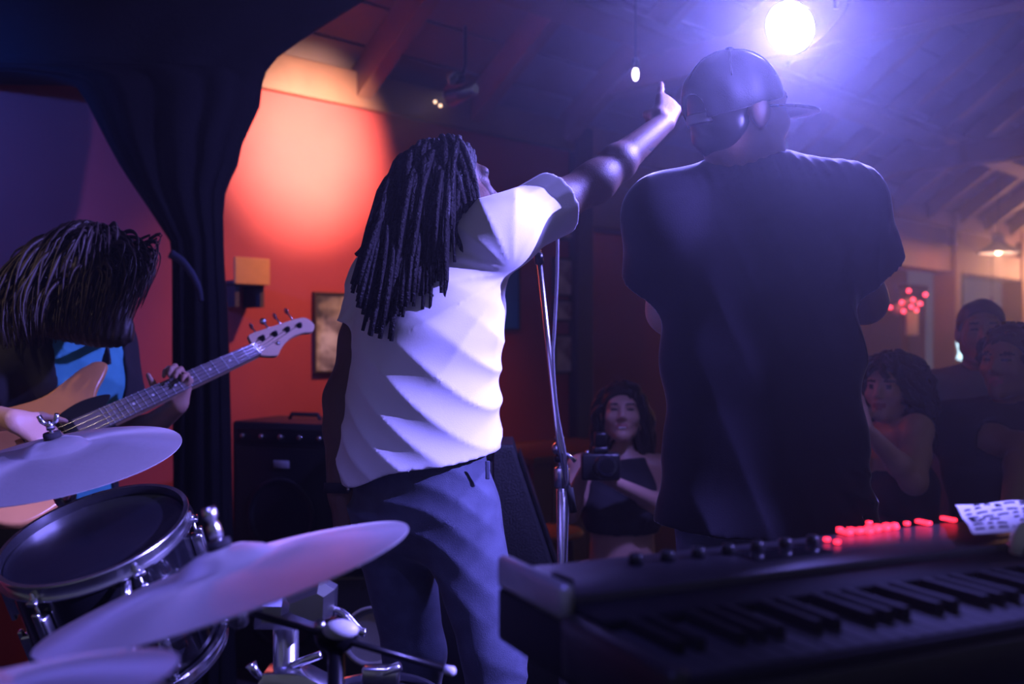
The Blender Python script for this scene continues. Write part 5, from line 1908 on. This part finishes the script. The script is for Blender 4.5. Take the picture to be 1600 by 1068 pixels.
# ================================================================== lamps
def par_can(c, target, label, lens='lens_side', r=.10, group='blue stage lights', tie=None):
    d = nrm(np.asarray(target) - c)
    R = frame_from(d)
    t = thing('stage_light', c, label, 'stage light', group)
    mk('can', xf(lathe([(.03, -.26), (r * .75, -.22), (r * 1.05, -.05), (r * 1.08, .045), (r * 1.02, .045), (r * .98, -.03), (.02, -.2)], 32, False), R, c), M_['blackmetal'], t, True, sharp=40)
    mk('lens', xf(lathe([(.0001, .028), (r * .6, .022), (r * .97, .010), (r * .97, .004), (.0001, .004)], 32), R, c), M_[lens], t)
    side = nrm(np.cross(d, Z))
    up = np.array([0, 0, 1.0])
    yk = [c + side * r * 1.15 - d * .08, c + side * r * 1.2 - d * .08 + up * .16, c - side * r * 1.2 - d * .08 + up * .16, c - side * r * 1.15 - d * .08]
    mk('yoke', tube(np.array(yk), .008, 8), M_['blackmetal'], t)
    h0 = c - d * .08 + up * .16
    # hang from the ceiling or a pole
    p = np.dot(W0 - h0, -WN)
    zc = EAVE + PITCH * p - .12
    mk('hanger', tube([h0, np.array([h0[0], h0[1], min(5.0, max(zc, h0[2] + .3))])], .011, 8), M_['blackmetal'], t)
    return t


par_can(LAMP1, AIM1, 'glaring blue stage light above the person in the cap', 'lens', r=.070)
sl2 = par_can(LAMP2, AIM2, 'blue stage light on the right with an open barn door', r=.075)
L2_ = LAMP2 + dir2 * .05
for az, sg in ((29.4, 1), (2.0, -1)):  # flaps added to keep the side light off the person in the cap
    ca_ = math.radians(az)
    cut = nrm([-math.cos(ca_), math.sin(ca_), -.42])
    perp = nrm([math.sin(ca_), math.cos(ca_), 0]) * sg
    bd0, bd1 = L2_ + perp * .085 + cut * .03, L2_ + cut * .30 + perp * .004
    bu = nrm(np.cross(nrm(bd1 - bd0), perp))
    bn_ = nrm(np.cross(nrm(bd1 - bd0), bu)) * .0015
    qv = np.array([bd0 - bu * .10, bd1 - bu * .24, bd1 + bu * .24, bd0 + bu * .10])
    mk('added_barn_door', (np.concatenate([qv - bn_, qv + bn_]), [[0, 1, 2, 3], [7, 6, 5, 4], [0, 4, 5, 1], [1, 5, 6, 2], [2, 6, 7, 3], [3, 7, 4, 0]]), M_['blackmetal'], sl2, False)
par_can(LAMP5, AIM5, 'blue stage light hung high above the drums')
par_can(LAMP4, AIM4, 'small warm stage light on the left, aimed at the bass player', 'lens_warm', r=.05)
par_can(LAMP3, AIM3, 'blue stage light on the left, aimed at the wall')

# twin clip lamps washing the red wall
wl_dir = nrm(P(482, 215, 4.87) - WALL_LAMP)
wlt = thing('clip_lamp', WALL_LAMP, 'small twin clip lamp below the ceiling beside the red wall', 'lamp')
R = frame_from(wl_dir)
mk('lamp_shade', xf(lathe([(.020, -.11), (.028, -.10), (.040, -.02), (.050, .03), (.047, .03), (.036, -.02), (.018, -.09)], 24, False), R, WALL_LAMP - wl_dir * .04), M_['chrome'], wlt, True, sharp=40)
p_a = P(713, 124, 4.28)
mk('second_shade', xf(lathe([(.016, -.08), (.024, -.07), (.038, .01), (.035, .01), (.014, -.06)], 24, False), frame_from([.3, -.8, -.4]), p_a), M_['chrome'], wlt, True, sharp=40)
mk('lamp_arm', tube([WALL_LAMP - wl_dir * .12, P(714, 132, 4.30), P(724, 112, 4.32), P(727, 100, 4.32), P(727, 40, 4.32)], .008, 8), M_['blackmetal'], wlt)
for px, py in ((680, 159), (688, 165)):
    mk('indicator', ball(P(px, py, 4.22), .008, 8), M_['warm_bulb'], wlt)
# little white lamp on the ceiling
pc = P(993, 116, 4.6)
cl2 = thing('ceiling_bulb', pc, 'small white bulb hanging from the ceiling left of the cap', 'bulb')
mk('bulb', xf(ball((0, 0, 0), (.014, .014, .030), 10), None, pc), M_['white_bulb'], cl2)
mk('socket', xf(lathe([(.014, .026), (.016, .030), (.016, .065), (.010, .075)], 14), None, pc), M_['blackmetal'], cl2)
p = np.dot(W0 - pc, -WN)
mk('cord', tube([pc + Z * .07, np.array([pc[0], pc[1], EAVE + PITCH * p - .02])], .004, 6), M_['black'], cl2)
# pendant at the right
YP = 9.6
pp_ = P(1560, 396, YP)
pd = thing('pendant_lamp', pp_, 'grey enamel pendant lamp with a flared shade at the far right', 'lamp')
mk('shade', xf(lathe([(.20, 0), (.195, .02), (.10, .075), (.055, .12), (.045, .19), (.03, .20), (.03, .195), (.04, .12), (.09, .07), (.18, .01)], 32, True), None, pp_), M_['grey_cloth'], pd, True)
mk('bulb', ball(pp_ + Z * .03, .035, 10), M_['warm_bulb'], pd)
p = np.dot(W0 - pp_, -WN)
mk('cord', tube([pp_ + Z * .19, np.array([pp_[0], pp_[1], EAVE + PITCH * max(p, 0) - .02])], .006, 6), M_['black'], pd)
lamp('pendant_light', 'POINT', pp_ + Z * -.03, 22, (1.0, 0.48, 0.26), radius=.04)
# lights added to brighten the back room and the right post
lamp('added_back_light', 'POINT', wpt(9.2, -1.6, 2.2), 20, (1.0, 0.30, 0.20), radius=.08)
lamp('added_back_light_far', 'POINT', wpt(4.0, -1.8, 2.3), 12, (1.0, 0.16, 0.16), radius=.08)
lamp('added_post_light', 'POINT', wpt(wall_s(1592) + .55, .55, 2.15), 90, (1.0, 0.42, 0.22), radius=.05)  # warm light added on the post, no lamp of its own
for s_, o_2, l in ((9.2, -1.6, 'round red glass lamp hanging in the back room at the right'), (4.0, -1.8, 'round red glass lamp hanging in the back room behind the smiling person')):
    q = wpt(s_, o_2, 2.35)
    t = thing('added_hanging_lamp', q, l, 'lamp')  # shade and cord added to go with the back room fill
    mk('shade', xf(lathe([(.09, 0), (.085, .03), (.02, .10), (.0001, .105)], 24), None, q), M_['red_tip'], t)
    mk('cord', tube([q + Z * .10, np.array([q[0], q[1], 2.62])], .005, 6), M_['black'], t)
# red fairy lights round a beige bundle
fr = thing('string_lights', P(1413, 475, 10.2), 'string of small red lights looped round a pale bundle', 'string lights')
fp = [(1381, 471), (1391, 480), (1409, 472), (1420, 454), (1427, 468), (1424, 479), (1432, 484), (1438, 474), (1446, 460), (1412, 486)]
YF = 10.3
for px, py in fp:
    mk('bulb', ball(P(px, py, YF), .018, 8), M_['fairy'], fr)
mk('wire', tube(spline([P(a, b - 4, YF + .03) for a, b in fp], 5), .006, 6), M_['black'], fr)
gb = thing('paper_lantern', P(1412, 478, 10.5), 'pale draped bundle hung on the back room pillar among red lights', 'decoration')
S = SDF(P(1415, 478, 10.45) - .35, P(1415, 478, 10.45) + .35, .02)
S.chain([P(1402, 483, 10.45), P(1410, 475, 10.45), P(1425, 470, 10.45), P(1430, 474, 10.45)], [.065, .05, .04, .05], None, .03)
mk('bundle', S.mesh(1), M_['beige'], gb)
mk('hanging_cloth', xf(box((-.06, -.02, -.26), (.07, .02, .0), .01), None, P(1424, 485, 10.5)), M_['beige'], gb)
# warm bulb, and a glowing tube standing in for a window-like glare
wb = P(1550, 475, 10.5)
t = thing('wall_bulb', wb, 'single warm bulb above the head of the tall grey-shirted person', 'bulb')
mk('bulb', ball(wb, .022, 10), M_['warm_bulb'], t)
mk('socket', tube([wb + Z * .02, wb + Z * .08], .018, 10), M_['black'], t)
mk('cord', tube([wb + Z * .08, np.array([wb[0], wb[1], 2.62])], .005, 6), M_['black'], t)
nt2 = thing('glare_tube', P(1503, 560, 9.4), 'glowing pale blue lit tube beside the right post', 'light tube')
mk('tube', tube(spline([P(1504, 512, 9.4), P(1502, 530, 9.4), P(1506, 548, 9.4), P(1503, 562, 9.4)], 5), [.025] * 6 + [.05] * 10, 10), M_['glow_window'], nt2)
mk('holder', tube([P(1504, 505, 9.42), P(1504, 512, 9.42)], .03, 10), M_['black'], nt2)
mk('cord', tube([P(1504, 505, 9.42), P(1504, 425, 9.42)], .008, 6), M_['black'], nt2)
# timber wardrobe / pillar behind the red lights
for px, w, l in ((1408, .42, 'reddish timber pillar behind the red string lights'), (1540, .50, 'reddish timber panel on the back wall above the tall person')):
    s_ = wall_s(px)
    q = thing('timber_panel', wpt(s_ + .3, -.9, GROUND), l, 'panel', 'timber panels of the back room')
    mk('board', wbox(s_ + .3 - w / 2, s_ + .3 + w / 2, -1.0, -.9, GROUND + .001, 1.9, .006), M_['wood'], q, False)
    mk('cap_board', wbox(s_ + .3 - w / 2 - .03, s_ + .3 + w / 2 + .03, -1.02, -.88, 1.9, 1.96, .004), M_['wood_dark'], q, False)

# ================================================================== stage haze
hz_m = bpy.data.materials.new('stage_haze')
hz_m.use_nodes = True
nt = hz_m.node_tree
nt.nodes.remove(nt.nodes['Principled BSDF'])
vsn = nt.nodes.new('ShaderNodeVolumeScatter')
vsn.inputs['Color'].default_value = (1, 1, 1, 1)
vsn.inputs['Density'].default_value = HAZE
vsn.inputs['Anisotropy'].default_value = 0.82
nt.links.new(vsn.outputs['Volume'], nt.nodes['Material Output'].inputs['Volume'])
hz_o = mk('haze', box((-6, -2.4, GROUND - .12), (12, 15.5, 5.6)), hz_m, None, False)
hz_o['kind'] = 'stuff'
tag(hz_o, 'thin blue-lit stage haze hanging through the whole room', 'haze')
